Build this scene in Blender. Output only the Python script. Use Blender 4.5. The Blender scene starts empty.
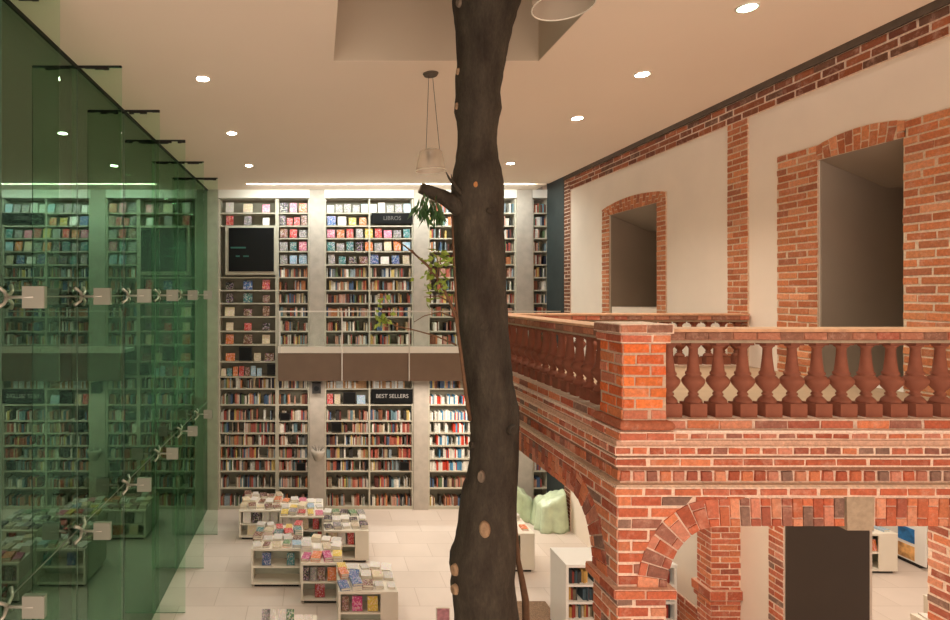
import bpy, math, random
from mathutils import Vector, noise as mnoise
random.seed(7)
R = random.Random(11)
SC = bpy.context.scene
COL = SC.collection
F = 550.0; VX = 317.0; VY = 293.5; EYE = 5.0      # measured perspective of the photograph

def lin(c):
    r = []
    for v in c[:3]:
        v = v / 255.0
        r.append(v / 12.92 if v <= 0.04045 else ((v + 0.055) / 1.055) ** 2.4)
    return (r[0], r[1], r[2], 1.0)

# ---------------------------------------------------------------- camera, world, lights, exposure
cam_d = bpy.data.cameras.new('camera'); cam = bpy.data.objects.new('camera', cam_d); COL.objects.link(cam)
cam.location = (0, 0, EYE); cam.rotation_euler = (math.pi / 2, 0, 0)
cam_d.sensor_fit = 'HORIZONTAL'; cam_d.sensor_width = 36.0; cam_d.lens = 36.0 * F / 950.0
cam_d.shift_x = (475 - VX) / 950.0; cam_d.shift_y = (VY - 310) / 950.0
cam_d.clip_start = 0.05; cam_d.clip_end = 200
SC.camera = cam
SC.view_settings.view_transform = 'Standard'; SC.view_settings.look = 'None'
SC.view_settings.exposure = 0.9; SC.view_settings.gamma = 1.0
try: SC.view_settings.use_curve_mapping = False
except Exception: pass
world = bpy.data.worlds.new('world'); SC.world = world; world.use_nodes = True
wb = world.node_tree.nodes['Background']; wb.inputs[0].default_value = (1.0, 0.81, 0.675, 1); wb.inputs[1].default_value = 1.2

def light(name, kind, loc, energy, color=(1, .82, .62), rot=(0, 0, 0), size=.1, size_y=None, spot=None, blend=.5):
    d = bpy.data.lights.new(name, kind); o = bpy.data.objects.new(name, d); COL.objects.link(o)
    o.location = (loc[0], loc[1], loc[2] + EYE); o.rotation_euler = rot; d.energy = energy; d.color = color
    if kind == 'AREA':
        d.size = size
        if size_y: d.shape = 'RECTANGLE'; d.size_y = size_y
    else: d.shadow_soft_size = size
    if spot: d.spot_size = spot; d.spot_blend = blend
    return o
light('added_light_outside_glass', 'AREA', (-5.2, 7.5, 1.8), 330, (.95, 1, .9), (0, 0, 0), 1.2, 6)  # unseen light added outside to brighten the floor behind the glass
# cove light washing the top of the book wall, and area lights in the side room, arcade, walkway and aisle
light('cove_light', 'AREA', (1.6, 12.05, 2.36), 42, (.93, 1, .96), (math.radians(25), 0, 0), 6.3, .08)
light('side_room_light', 'AREA', (9.0, 8.6, -1.6), 75, (1, .87, .72), (0, 0, 0), 3.5, 3.5)
light('arcade_light', 'AREA', (3.9, 5.5, -1.5), 28, (1, .82, .62), (0, 0, 0), 1.5, 1.5)
light('under_walkway_light', 'AREA', (1.8, 12.2, -2.02), 28, (1, .9, .78), (math.radians(-8), 0, 0), 5.4, .15)
light('aisle_light', 'AREA', (3.4, 11.6, -2.1), 20, (1, .88, .72), (0, 0, 0), 1.5, .3)

# ---------------------------------------------------------------- materials
def nmat(name):
    m = bpy.data.materials.new(name); m.use_nodes = True; nt = m.node_tree
    return m, nt, nt.nodes['Principled BSDF']
def mat(name, rgb, rough=.6, var=.0, scale=8., metal=0., bump=0., spec=.5, alpha=1., coat=0.):
    m, nt, b = nmat(name); c = lin(rgb)
    b.inputs['Base Color'].default_value = c; b.inputs['Roughness'].default_value = rough
    b.inputs['Metallic'].default_value = metal; b.inputs['Specular IOR Level'].default_value = spec
    b.inputs['Coat Weight'].default_value = coat
    if var or bump:
        tc = nt.nodes.new('ShaderNodeTexCoord'); n = nt.nodes.new('ShaderNodeTexNoise')
        n.inputs['Scale'].default_value = scale; n.inputs['Detail'].default_value = 5
        nt.links.new(tc.outputs['Object'], n.inputs['Vector'])
        r = nt.nodes.new('ShaderNodeValToRGB')
        r.color_ramp.elements[0].position = .3; r.color_ramp.elements[1].position = .7
        r.color_ramp.elements[0].color = [x * (1 - var) for x in c[:3]] + [1]
        r.color_ramp.elements[1].color = [min(1, x * (1 + var)) for x in c[:3]] + [1]
        nt.links.new(n.outputs['Fac'], r.inputs['Fac']); nt.links.new(r.outputs['Color'], b.inputs['Base Color'])
        if bump:
            bp = nt.nodes.new('ShaderNodeBump'); bp.inputs['Strength'].default_value = bump; bp.inputs['Distance'].default_value = .02
            nt.links.new(n.outputs['Fac'], bp.inputs['Height']); nt.links.new(bp.outputs['Normal'], b.inputs['Normal'])
    return m
def attr_mat(name, rough=.8, nscale=40., bump=.4, lo=.72, hi=1.2, smear=0.):
    m, nt, b = nmat(name)
    a = nt.nodes.new('ShaderNodeAttribute'); a.attribute_name = 'Col'
    tc = nt.nodes.new('ShaderNodeTexCoord'); n = nt.nodes.new('ShaderNodeTexNoise')
    n.inputs['Scale'].default_value = nscale; n.inputs['Detail'].default_value = 6; n.inputs['Roughness'].default_value = .7
    nt.links.new(tc.outputs['Object'], n.inputs['Vector'])
    mr = nt.nodes.new('ShaderNodeMapRange'); mr.inputs['From Min'].default_value = .3; mr.inputs['From Max'].default_value = .7
    mr.inputs['To Min'].default_value = lo; mr.inputs['To Max'].default_value = hi
    nt.links.new(n.outputs['Fac'], mr.inputs['Value'])
    mx = nt.nodes.new('ShaderNodeVectorMath'); mx.operation = 'SCALE'
    nt.links.new(a.outputs['Color'], mx.inputs[0]); nt.links.new(mr.outputs['Result'], mx.inputs['Scale'])
    if smear:
        n3 = nt.nodes.new('ShaderNodeTexNoise'); n3.inputs['Scale'].default_value = 9.; n3.inputs['Detail'].default_value = 7; n3.inputs['Roughness'].default_value = .75
        nt.links.new(tc.outputs['Object'], n3.inputs['Vector'])
        m3 = nt.nodes.new('ShaderNodeMapRange'); m3.inputs['From Min'].default_value = .52; m3.inputs['From Max'].default_value = .68; m3.inputs['To Max'].default_value = smear
        nt.links.new(n3.outputs['Fac'], m3.inputs['Value']); mm = nt.nodes.new('ShaderNodeMix'); mm.data_type = 'RGBA'
        nt.links.new(m3.outputs['Result'], mm.inputs[0]); nt.links.new(mx.outputs[0], mm.inputs[6]); mm.inputs[7].default_value = lin((222, 178, 156)); nt.links.new(mm.outputs[2], b.inputs['Base Color'])
    else: nt.links.new(mx.outputs[0], b.inputs['Base Color'])
    b.inputs['Roughness'].default_value = rough
    b.inputs['Specular IOR Level'].default_value = .3
    if bump:
        bp = nt.nodes.new('ShaderNodeBump'); bp.inputs['Strength'].default_value = bump; bp.inputs['Distance'].default_value = .006
        nt.links.new(n.outputs['Fac'], bp.inputs['Height']); nt.links.new(bp.outputs['Normal'], b.inputs['Normal'])
    return m
def emit(name, rgb, s):
    m, nt, b = nmat(name); b.inputs['Base Color'].default_value = (0.8, .8, .8, 1)
    b.inputs['Emission Color'].default_value = lin(rgb); b.inputs['Emission Strength'].default_value = s
    return m
def glass_mat(name, tint, gloss, ior, rough=0.0, minf=0.0):
    m = bpy.data.materials.new(name); m.use_nodes = True; nt = m.node_tree; nt.nodes.clear()
    out = nt.nodes.new('ShaderNodeOutputMaterial'); mix = nt.nodes.new('ShaderNodeMixShader')
    t = nt.nodes.new('ShaderNodeBsdfTransparent'); t.inputs[0].default_value = (*tint, 1)
    g = nt.nodes.new('ShaderNodeBsdfGlossy'); g.inputs['Color'].default_value = (*gloss, 1); g.inputs['Roughness'].default_value = rough
    fr = nt.nodes.new('ShaderNodeFresnel'); fr.inputs['IOR'].default_value = ior
    geo = nt.nodes.new('ShaderNodeNewGeometry')
    # keep the same reflectance on both faces of a pane
    inv = nt.nodes.new('ShaderNodeMath'); inv.operation = 'DIVIDE'; inv.inputs[0].default_value = 1.0; inv.inputs[1].default_value = ior
    mxi = nt.nodes.new('ShaderNodeMix'); mxi.inputs[2].default_value = ior; mxi.inputs[3].default_value = ior
    nt.links.new(fr.outputs[0], mix.inputs[0]); nt.links.new(t.outputs[0], mix.inputs[1]); nt.links.new(g.outputs[0], mix.inputs[2])
    nt.links.new(mix.outputs[0], out.inputs[0])
    return m
M = {}
M['plaster'] = mat('white_plaster', (242, 226, 210), .85, .03, 2.0)
M['plaster_low'] = mat('white_plaster_ground', (228, 222, 210), .85, .04, 2.0)
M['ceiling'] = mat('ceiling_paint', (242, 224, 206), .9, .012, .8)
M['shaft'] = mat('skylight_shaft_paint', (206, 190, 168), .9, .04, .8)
M['concrete'] = mat('board_marked_concrete', (182, 172, 160), .85, .10, 6., bump=.2)
M['slate'] = mat('dark_slate_cladding', (52, 60, 60), .55, .15, 5.)
M['dark'] = mat('dark_steel', (26, 22, 20), .5)
M['beam'] = mat('weathered_beam', (84, 66, 48), .8, .2, 12., bump=.3)
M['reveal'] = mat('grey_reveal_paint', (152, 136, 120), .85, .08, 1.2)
M['panel'] = mat('dark_brown_panel', (66, 54, 44), .6, .06, 2.)
M['shelfw'] = mat('shelf_laminate', (192, 186, 168), .6, .03, 3.)
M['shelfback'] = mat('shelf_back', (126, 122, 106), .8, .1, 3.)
M['fascia'] = mat('brown_metal_fascia', (120, 98, 80), .5, .05, 4.)
M['edge'] = mat('white_edge', (238, 234, 224), .5)
M['table'] = mat('table_laminate', (226, 218, 202), .5, .03, 3.)
M['inner'] = mat('table_inner_panel', (176, 178, 160), .5, .04, 3.)
M['whitebox'] = mat('white_lacquer', (240, 238, 232), .4)
M['black'] = mat('black_screen', (10, 12, 13), .45, spec=.2)
M['steel'] = mat('brushed_steel', (205, 200, 190), .35, metal=.6)
M['plate'] = mat('frosted_plate', (164, 162, 150), .7)
M['terra'] = mat('terracotta', (140, 84, 64), .75, .16, 9., bump=.15, spec=.3)
M['stone'] = mat('keystone_stone', (176, 156, 132), .85, .12, 30., bump=.5)
M['tan'] = mat('balcony_floor', (172, 142, 112), .8, .06, 6.)
M['gravel'] = mat('gravel_bed', (140, 112, 88), .95, .45, 60., bump=1.)
M['brick'] = attr_mat('brick_and_mortar', smear=.45)
M['spine'] = attr_mat('book_spines', .55, 25., 0, .8, 1.15)
M['leaf'] = mat('green_leaf', (124, 144, 54), .5, .3, 20.)
M['leafd'] = mat('dark_green_leaf', (58, 92, 48), .5, .3, 20.)
M['vine'] = mat('vine_bark', (104, 74, 50), .8, .2, 20.)
M['cut'] = mat('cut_wood', (160, 130, 100), .8, .25, 30., bump=.3)
M['cutg'] = mat('weathered_scar', (124, 108, 92), .85, .25, 30., bump=.3)
M['cuto'] = mat('fresh_cut_wood', (190, 130, 78), .8, .25, 30., bump=.3)
M['pages'] = mat('book_pages', (232, 226, 210), .8)
M['text'] = mat('sign_lettering', (170, 165, 160), .6)
M['textd'] = mat('dim_lettering', (96, 92, 88), .6)
M['screentext'] = mat('screen_lettering', (40, 96, 84), .6)
M['plastic'] = mat('green_plastic_sheet', (198, 214, 182), .25, .14, 5., bump=1.)
M['cord'] = mat('cord', (90, 78, 66), .6)
M['led'] = emit('led_strip', (245, 255, 248), 14)
M['lens'] = emit('lamp_lens', (255, 244, 225), 30)
M['lensg'] = emit('lamp_lens_green', (190, 255, 215), 14)
M['trim'] = mat('lamp_trim', (235, 228, 215), .5)
M['glass'] = glass_mat('curtain_wall_glass', (.52, .64, .53), (.72, .97, .83), 3.0)
M['fin'] = glass_mat('fin_glass', (.90, .975, .91), (.6, .9, .74), 1.4)
M['railglass'] = glass_mat('rail_glass', (.97, .985, .975), (.8, .95, .85), 1.1)
def shade_mat():
    m = bpy.data.materials.new('lamp_shade_glass'); m.use_nodes = True; nt = m.node_tree; nt.nodes.clear()
    out = nt.nodes.new('ShaderNodeOutputMaterial'); mix = nt.nodes.new('ShaderNodeMixShader'); mix.inputs[0].default_value = .3
    t = nt.nodes.new('ShaderNodeBsdfTransparent'); t.inputs[0].default_value = (.97, .95, .92, 1)
    b = nt.nodes.new('ShaderNodeBsdfPrincipled'); b.inputs['Base Color'].default_value = lin((238, 222, 204)); b.inputs['Roughness'].default_value = .3
    nt.links.new(t.outputs[0], mix.inputs[1]); nt.links.new(b.outputs[0], mix.inputs[2]); nt.links.new(mix.outputs[0], out.inputs[0]); return m
M['shade'] = shade_mat()
def floor_mat():
    m, nt, b = nmat('stone_floor_tiles')
    tc = nt.nodes.new('ShaderNodeTexCoord'); br = nt.nodes.new('ShaderNodeTexBrick')
    br.offset = .5; br.inputs['Scale'].default_value = 1.0; br.inputs['Brick Width'].default_value = 1.1; br.inputs['Row Height'].default_value = .55
    br.inputs['Mortar Size'].default_value = .006; br.inputs['Color1'].default_value = lin((220, 206, 195)); br.inputs['Color2'].default_value = lin((211, 196, 184))
    br.inputs['Mortar'].default_value = lin((194, 178, 164))
    n = nt.nodes.new('ShaderNodeTexNoise'); n.inputs['Scale'].default_value = 1.3; n.inputs['Detail'].default_value = 6
    nt.links.new(tc.outputs['Object'], br.inputs['Vector']); nt.links.new(tc.outputs['Object'], n.inputs['Vector'])
    mr = nt.nodes.new('ShaderNodeMapRange'); mr.inputs['To Min'].default_value = .86; mr.inputs['To Max'].default_value = 1.1
    nt.links.new(n.outputs['Fac'], mr.inputs['Value'])
    mx = nt.nodes.new('ShaderNodeVectorMath'); mx.operation = 'SCALE'
    nt.links.new(br.outputs['Color'], mx.inputs[0]); nt.links.new(mr.outputs['Result'], mx.inputs['Scale'])
    nt.links.new(mx.outputs[0], b.inputs['Base Color']); b.inputs['Roughness'].default_value = .42; b.inputs['Specular IOR Level'].default_value = .35
    return m
M['floor'] = floor_mat()
def bark_mat():
    m, nt, b = nmat('dark_bark')
    tc = nt.nodes.new('ShaderNodeTexCoord'); mp = nt.nodes.new('ShaderNodeMapping'); mp.inputs['Scale'].default_value = (3.2, 3.2, 1.1)
    n = nt.nodes.new('ShaderNodeTexNoise'); n.inputs['Scale'].default_value = 2.2; n.inputs['Detail'].default_value = 8; n.inputs['Roughness'].default_value = .65
    n2 = nt.nodes.new('ShaderNodeTexNoise'); n2.inputs['Scale'].default_value = 22; n2.inputs['Detail'].default_value = 6
    nt.links.new(tc.outputs['Object'], mp.inputs[0]); nt.links.new(mp.outputs[0], n.inputs['Vector']); nt.links.new(mp.outputs[0], n2.inputs['Vector'])
    r = nt.nodes.new('ShaderNodeValToRGB'); e = r.color_ramp.elements
    e[0].position = .3; e[0].color = lin((46, 38, 31)); e[1].position = .62; e[1].color = lin((74, 66, 55))
    x = r.color_ramp.elements.new(.78); x.color = lin((100, 89, 76))
    nt.links.new(n.outputs['Fac'], r.inputs['Fac'])
    mr = nt.nodes.new('ShaderNodeMapRange'); mr.inputs['To Min'].default_value = .6; mr.inputs['To Max'].default_value = 1.35
    nt.links.new(n2.outputs['Fac'], mr.inputs['Value'])
    mx = nt.nodes.new('ShaderNodeVectorMath'); mx.operation = 'SCALE'
    nt.links.new(r.outputs['Color'], mx.inputs[0]); nt.links.new(mr.outputs['Result'], mx.inputs['Scale']); nt.links.new(mx.outputs[0], b.inputs['Base Color'])
    b.inputs['Roughness'].default_value = .8; b.inputs['Specular IOR Level'].default_value = .25
    bp = nt.nodes.new('ShaderNodeBump'); bp.inputs['Strength'].default_value = .6; bp.inputs['Distance'].default_value = .02
    nt.links.new(n2.outputs['Fac'], bp.inputs['Height']); nt.links.new(bp.outputs['Normal'], b.inputs['Normal'])
    return m
M['bark'] = bark_mat()
def cover_mat():
    m, nt, b = nmat('book_cover')
    oi = nt.nodes.new('ShaderNodeObjectInfo'); tc = nt.nodes.new('ShaderNodeTexCoord')
    mp = nt.nodes.new('ShaderNodeMapping'); cb = nt.nodes.new('ShaderNodeCombineXYZ')
    sc = nt.nodes.new('ShaderNodeMath'); sc.operation = 'MULTIPLY'; sc.inputs[1].default_value = 37.
    nt.links.new(oi.outputs['Random'], sc.inputs[0]); nt.links.new(sc.outputs[0], cb.inputs[0]); nt.links.new(sc.outputs[0], cb.inputs[1])
    ad = nt.nodes.new('ShaderNodeVectorMath'); nt.links.new(tc.outputs['Object'], ad.inputs[0]); nt.links.new(cb.outputs[0], ad.inputs[1])
    n = nt.nodes.new('ShaderNodeTexVoronoi'); n.inputs['Scale'].default_value = 11.
    nt.links.new(ad.outputs[0], n.inputs['Vector'])
    hs = nt.nodes.new('ShaderNodeHueSaturation'); hs.inputs['Saturation'].default_value = .55
    st = nt.nodes.new('ShaderNodeMath'); st.operation = 'GREATER_THAN'; st.inputs[1].default_value = .62
    sp = nt.nodes.new('ShaderNodeSeparateColor'); nt.links.new(n.outputs['Color'], sp.inputs[0]); nt.links.new(sp.outputs[0], st.inputs[0])
    mx = nt.nodes.new('ShaderNodeMix'); mx.data_type = 'RGBA'
    mul = nt.nodes.new('ShaderNodeMath'); mul.operation = 'MULTIPLY'; mul.inputs[1].default_value = .38
    nt.links.new(st.outputs[0], mul.inputs[0]); nt.links.new(mul.outputs[0], mx.inputs[0])
    nt.links.new(oi.outputs['Color'], mx.inputs[6]); nt.links.new(n.outputs['Color'], hs.inputs['Color']); nt.links.new(hs.outputs[0], mx.inputs[7])
    nt.links.new(mx.outputs[2], b.inputs['Base Color']); b.inputs['Roughness'].default_value = .4
    return m
M['cover'] = cover_mat()

# ---------------------------------------------------------------- mesh builder
class MB:
    def __init__(s): s.v = []; s.f = []; s.c = []; s.m = []; s.smooth = []
    def face(s, pts, col=None, mi=0, sm=False):
        i = len(s.v); s.v += [tuple(p) for p in pts]; s.f.append(tuple(range(i, i + len(pts)))); s.c.append(col); s.m.append(mi); s.smooth.append(sm)
    def hexa(s, p, col=None, mi=0):
        i = len(s.v); s.v += [tuple(q) for q in p]
        for f in ((0, 3, 2, 1), (4, 5, 6, 7), (0, 1, 5, 4), (1, 2, 6, 5), (2, 3, 7, 6), (3, 0, 4, 7)):
            s.f.append(tuple(i + k for k in f)); s.c.append(col); s.m.append(mi); s.smooth.append(False)
    def box(s, x0, x1, y0, y1, h0, h1, col=None, mi=0):
        z0 = h0 + EYE; z1 = h1 + EYE
        s.hexa([(x0, y0, z0), (x1, y0, z0), (x1, y1, z0), (x0, y1, z0), (x0, y0, z1), (x1, y0, z1), (x1, y1, z1), (x0, y1, z1)], col, mi)
        return s
    def grid(s, rings, closed=True, caps=True, col=None, sm=True, mi=0):
        i0 = len(s.v); n = len(rings[0])
        for r in rings: s.v += [tuple(p) for p in r]
        for a in range(len(rings) - 1):
            for k in range(n if closed else n - 1):
                k2 = (k + 1) % n
                s.f.append((i0 + a * n + k, i0 + a * n + k2, i0 + (a + 1) * n + k2, i0 + (a + 1) * n + k)); s.c.append(col); s.m.append(mi); s.smooth.append(sm)
        if caps:
            s.f.append(tuple(i0 + k for k in reversed(range(n)))); s.c.append(col); s.m.append(mi); s.smooth.append(False)
            b = i0 + (len(rings) - 1) * n
            s.f.append(tuple(b + k for k in range(n))); s.c.append(col); s.m.append(mi); s.smooth.append(False)
    def tube(s, pts, rad, n=10, sm=True):
        pts = [Vector(p) for p in pts]; rings = []
        if not isinstance(rad, (list, tuple)): rad = [rad] * len(pts)
        up = Vector((0.13, 0.97, 0.21))
        for i, p in enumerate(pts):
            d = (pts[min(i + 1, len(pts) - 1)] - pts[max(i - 1, 0)]).normalized()
            a = d.cross(up).normalized(); b = d.cross(a).normalized()
            rings.append([p + (a * math.cos(t) + b * math.sin(t)) * rad[i] for t in [2 * math.pi * k / n for k in range(n)]])
        s.grid(rings, sm=sm)
    def lathe(s, prof, cx, cy, n=20):
        s.grid([[(cx + r * math.cos(2 * math.pi * k / n), cy + r * math.sin(2 * math.pi * k / n), h + EYE) for k in range(n)] for r, h in prof])
    def build(s, name, mats, parent=None, origin=None, **tags):
        me = bpy.data.meshes.new(name)
        o0 = Vector(origin) if origin is not None else Vector((0, 0, 0))
        me.from_pydata([tuple(Vector(p) - o0) for p in s.v], [], s.f)
        if not isinstance(mats, (list, tuple)): mats = [mats]
        for m in mats: me.materials.append(m)
        me.polygons.foreach_set('material_index', s.m); me.polygons.foreach_set('use_smooth', s.smooth)
        if any(c is not None for c in s.c):
            a = me.color_attributes.new('Col', 'FLOAT_COLOR', 'CORNER'); buf = []
            for f, c in zip(s.f, s.c): buf += list(c or (1, 1, 1, 1)) * len(f)
            a.data.foreach_set('color', buf)
        me.update(); me.validate()
        o = bpy.data.objects.new(name, me); COL.objects.link(o); o.location = o0
        if parent is not None:
            o.parent = parent; o.location = o0 - Vector(parent.location) if not parent.parent else o0 - Vector(parent.location) - Vector(parent.parent.location)
        for k, v in tags.items(): o[k] = v
        return o
def thing(name, loc, label, cat, group=None):
    o = bpy.data.objects.new(name, None); COL.objects.link(o); o.location = (loc[0], loc[1], loc[2] + EYE); o.empty_display_size = .1
    o['label'] = label; o['category'] = cat
    if group: o['group'] = group
    return o
def tag(o, label, cat, group=None):
    o['label'] = label; o['category'] = cat
    if group: o['group'] = group
    return o
def part(name, mb, m, parent):
    # parent empties sit unrotated, so a part keeps its world place
    return mb.build(name, m, parent, origin=Vector(parent.location) if not parent.parent else Vector(parent.location) + Vector(parent.parent.location))
def struct(name, mb, m):
    o = mb.build(name, m); o['kind'] = 'structure'; return o
def bx(*a): return MB().box(*a)
def at(x, y, Z): return Vector(((x - VX) * Z / F, Z, EYE - (y - VY) * Z / F))
def ordn(i): return ['first', 'second', 'third', 'fourth', 'fifth', 'sixth', 'seventh', 'eighth', 'ninth', 'tenth', 'eleventh', 'twelfth', 'thirteenth', 'fourteenth', 'fifteenth', 'sixteenth', 'seventeenth', 'eighteenth', 'nineteenth', 'twentieth'][i]

# ---------------------------------------------------------------- bricks
BP = [lin(c) for c in [(192, 102, 72), (202, 114, 80), (180, 94, 68), (208, 126, 88), (190, 108, 82), (168, 94, 74), (214, 144, 112), (152, 100, 84), (202, 132, 108), (140, 108, 94)]]
BPO = [lin(c) for c in [(216, 108, 58), (226, 124, 68), (206, 100, 56), (218, 130, 84), (198, 120, 92), (224, 114, 60)]]  # pier shaft tones, the warm lamp's orange highlight is put into the brick colour
BPW = [lin(c) for c in [(196, 118, 78), (206, 132, 88), (184, 106, 68), (200, 122, 80), (188, 114, 78), (214, 144, 104), (172, 104, 74)]]
MORT = lin((236, 208, 186)); MORTG = lin((170, 148, 126)); MORTW = lin((222, 196, 170))
def prism(mb, O, U, V, N, quad, depth, col, jit=.0028):
    O, U, V, N = Vector(O), Vector(U), Vector(V), Vector(N)
    q = [(u + R.uniform(-jit, jit), v + R.uniform(-jit, jit)) for u, v in quad]
    cu = sum(a for a, _ in q) / 4; cv = sum(b for _, b in q) / 4; ins = .003
    lo = [O + U * u + V * v - N * .004 for u, v in q]; hi = []
    dz = depth + R.uniform(-.0015, .0025)
    for u, v in q:
        uu = u + (ins if u < cu else -ins); vv = v + (ins if v < cv else -ins)
        hi.append(O + U * uu + V * vv + N * dz)
    mb.hexa(lo + hi, col)
def tone(c, a=.14):
    k = 1 + R.uniform(-a, a); return (c[0] * k, c[1] * k, c[2] * k, 1)
def bricks(mb, O, U, V, N, w, h, course=.0754, bl=.25, mort=.013, prot=.006, pal=BP, lim=None, bond=.5):
    rows = max(1, round(h / course)); ch = h / rows
    for r in range(rows):
        v0 = r * ch + mort / 2; v1 = (r + 1) * ch - mort / 2
        L = bl if r % 2 == 0 or bond == .5 else bl
        u = -(bl * bond if r % 2 else 0) - R.uniform(0, .02)
        while u < w:
            u0 = max(0, u + mort / 2) if u > 0 else 0 + 0.001; u1 = min(w, u + L - mort / 2)
            u += L * R.uniform(.94, 1.06)
            if u1 - u0 < .02: continue
            q = [(u0, v0), (u1, v0), (u1, v1), (u0, v1)]
            c = tone(R.choice(pal))
            if lim:
                a0, b0 = lim(v0); a1, b1 = lim(v1)
                q = [(max(u0, a0), v0), (min(u1, b0), v0), (min(u1, b1), v1), (max(u0, a1), v1)]
                if q[1][0] - q[0][0] < .015 and q[2][0] - q[3][0] < .015: continue
                if q[1][0] < q[0][0]: q[1] = q[0]
                if q[2][0] < q[3][0]: q[2] = q[3]
            prism(mb, O, U, V, N, q, prot, c)

# ================================================================= STRUCTURE
H = 2.40; XL = -2.53; XR = 5.35; ZB = 13.05; ZS = 12.73; FL = -5.0
struct('floor', bx(-7, 15, -3, 14.2, FL - .2, FL), M['floor'])
hx0, hx1, hz0, hz1 = .17, 2.29, 2.2, 5.68
cb = MB()
cb.box(-7, hx0, -3, 12.0, H, H + .25); cb.box(-7, -1.55, 12.0, 14, H, H + .25); cb.box(-1.55, hx0, 12.11, 14, H, H + .25); cb.box(-1.55, hx0, 12.0, 12.11, H + .06, H + .25); cb.box(hx1, 5.06, -3, 12.0, H, H + .25); cb.box(hx0, hx1, -3, hz0, H, H + .25); cb.box(hx0, hx1, hz1, 12.0, H, H + .25)
cb.box(hx0, 5.06, 12.11, 14, H, H + .25); cb.box(hx0, 5.06, 12.0, 12.11, H + .06, H + .25)
struct('ceiling', cb, M['ceiling'])
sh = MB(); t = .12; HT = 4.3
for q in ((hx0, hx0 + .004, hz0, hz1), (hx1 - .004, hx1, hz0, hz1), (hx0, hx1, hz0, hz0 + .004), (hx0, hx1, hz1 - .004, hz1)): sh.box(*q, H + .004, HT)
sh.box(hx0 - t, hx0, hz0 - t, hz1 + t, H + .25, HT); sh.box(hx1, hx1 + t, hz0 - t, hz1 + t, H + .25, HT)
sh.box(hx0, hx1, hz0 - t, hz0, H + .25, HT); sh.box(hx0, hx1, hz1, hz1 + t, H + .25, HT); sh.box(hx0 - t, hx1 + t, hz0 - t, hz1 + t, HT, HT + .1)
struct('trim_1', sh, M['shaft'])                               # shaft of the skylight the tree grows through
struct('wall_back', bx(-7, 16, ZB, ZB + .3, FL, 3.4), M['concrete'])
struct('wall_added_left', bx(-7.3, -7, -3, 14, FL, H + .25), mat('dark_green_wall', (40, 56, 46), .9, .2, 1.))  # added beyond the glass to shut out world light and stay dark
struct('trim_2', bx(5.06, 6.6, -3, 14, 3.2, 3.4), M['dark'])     # roof over the slot beside the old wall
# old right wall, one metre thick, with two upper doorways and a ground opening
z_open = {'w1': (8.63, 10.04, -.9, 1.43), 'w2': (5.0, 5.86, -.9, 1.42), 'g': (4.8, 6.29, FL, -1.7)}
brk = sorted({-3, 14, 11.86, 4.8, 6.29, 5.0, 5.86, 8.63, 10.04})
wm = MB()
for a, b in zip(brk, brk[1:]):
    mid = (a + b) / 2; holes = sorted([(o[2], o[3]) for o in z_open.values() if o[0] < mid < o[1]]); lo = FL
    if mid > 11.86: wm.box(XR, XR + 1, a, b, FL, 3.2); continue
    for h0, h1 in holes:
        if h0 > lo: wm.box(XR, XR + 1, a, b, lo, h0)
        lo = h1
    wm.box(XR, XR + 1, a, b, lo, 3.2)
struct('wall_right', wm, M['plaster'])
struct('wall_far_right', bx(15, 15.3, -3, 14, FL, -1), M['plaster_low'])
struct('trim_3', bx(6.35, 15, -3, 14, -1.2, -1.0), M['ceiling'])  # ceiling of the side room
struct('trim_4', bx(XR - .03, XR, 11.86, ZS, FL, 2.55), M['slate'])
struct('trim_5', bx(XR - .04, XR, -3, 11.86, 2.44, 2.56), M['beam'])
struct('trim_6', bx(XR - .08, XR, -3, ZB, 2.56, 3.2), M['dark'])
for n, (z0, z1, h1) in enumerate([(8.63, 10.04, 1.43), (5.0, 5.86, 1.42)], 1):
    m = MB(); e = .015
    m.box(XR + .01, XR + 1, z1 - e, z1, -.9, h1); m.box(XR + .01, XR + 1, z0, z0 + e, -.9, h1)
    m.box(XR + .98, XR + 1.05, z0, z1, -.9, h1)
    m.hexa([(XR, z0, h1 - .005 + EYE), (XR + .7, z0, h1 - .3 + EYE), (XR + .7, z1, h1 - .3 + EYE), (XR, z1, h1 - .005 + EYE),
            (XR, z0, h1 + EYE), (XR + .7, z0, h1 + EYE), (XR + .7, z1, h1 + EYE), (XR, z1, h1 + EYE)])
    m.box(XR + .7, XR + 1, z0, z1, h1 - .3, h1)
    struct('door_%d' % n, m, M['reveal'])
struct('door_3', bx(XR + .005, XR + .95, 6.27, 6.29, FL, -1.7).box(XR + .005, XR + .95, 4.8, 4.82, FL, -1.7), M['panel'])
struct('trim_7', bx(XR + .02, XR + .9, 8.65, 10.02, -.9, -.24), M['plaster'])
# concrete strips of the back wall, the light header above the books
X = lambda px, Z=ZS: (px - VX) * Z / F
Hh = lambda py, Z=ZS: -(py - VY) * Z / F
for n, (a, b) in enumerate([(205, 218.5), (309.5, 324.5), (413.5, 428), (516.5, 532)], 8):
    struct('trim_%d' % n, bx(X(a), X(b), ZS - .03, ZB, FL, H), M['concrete'])
struct('trim_12', bx(X(218.5), X(549), ZS - .02, ZB, Hh(198), H), M['edge'])
o = MB().box(-1.5, 4.75, 12.0, 12.11, H + .03, H + .058).build('ceiling_light_strip', M['led'])
tag(o, 'long white light strip set in the ceiling along the book wall', 'light')

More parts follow.
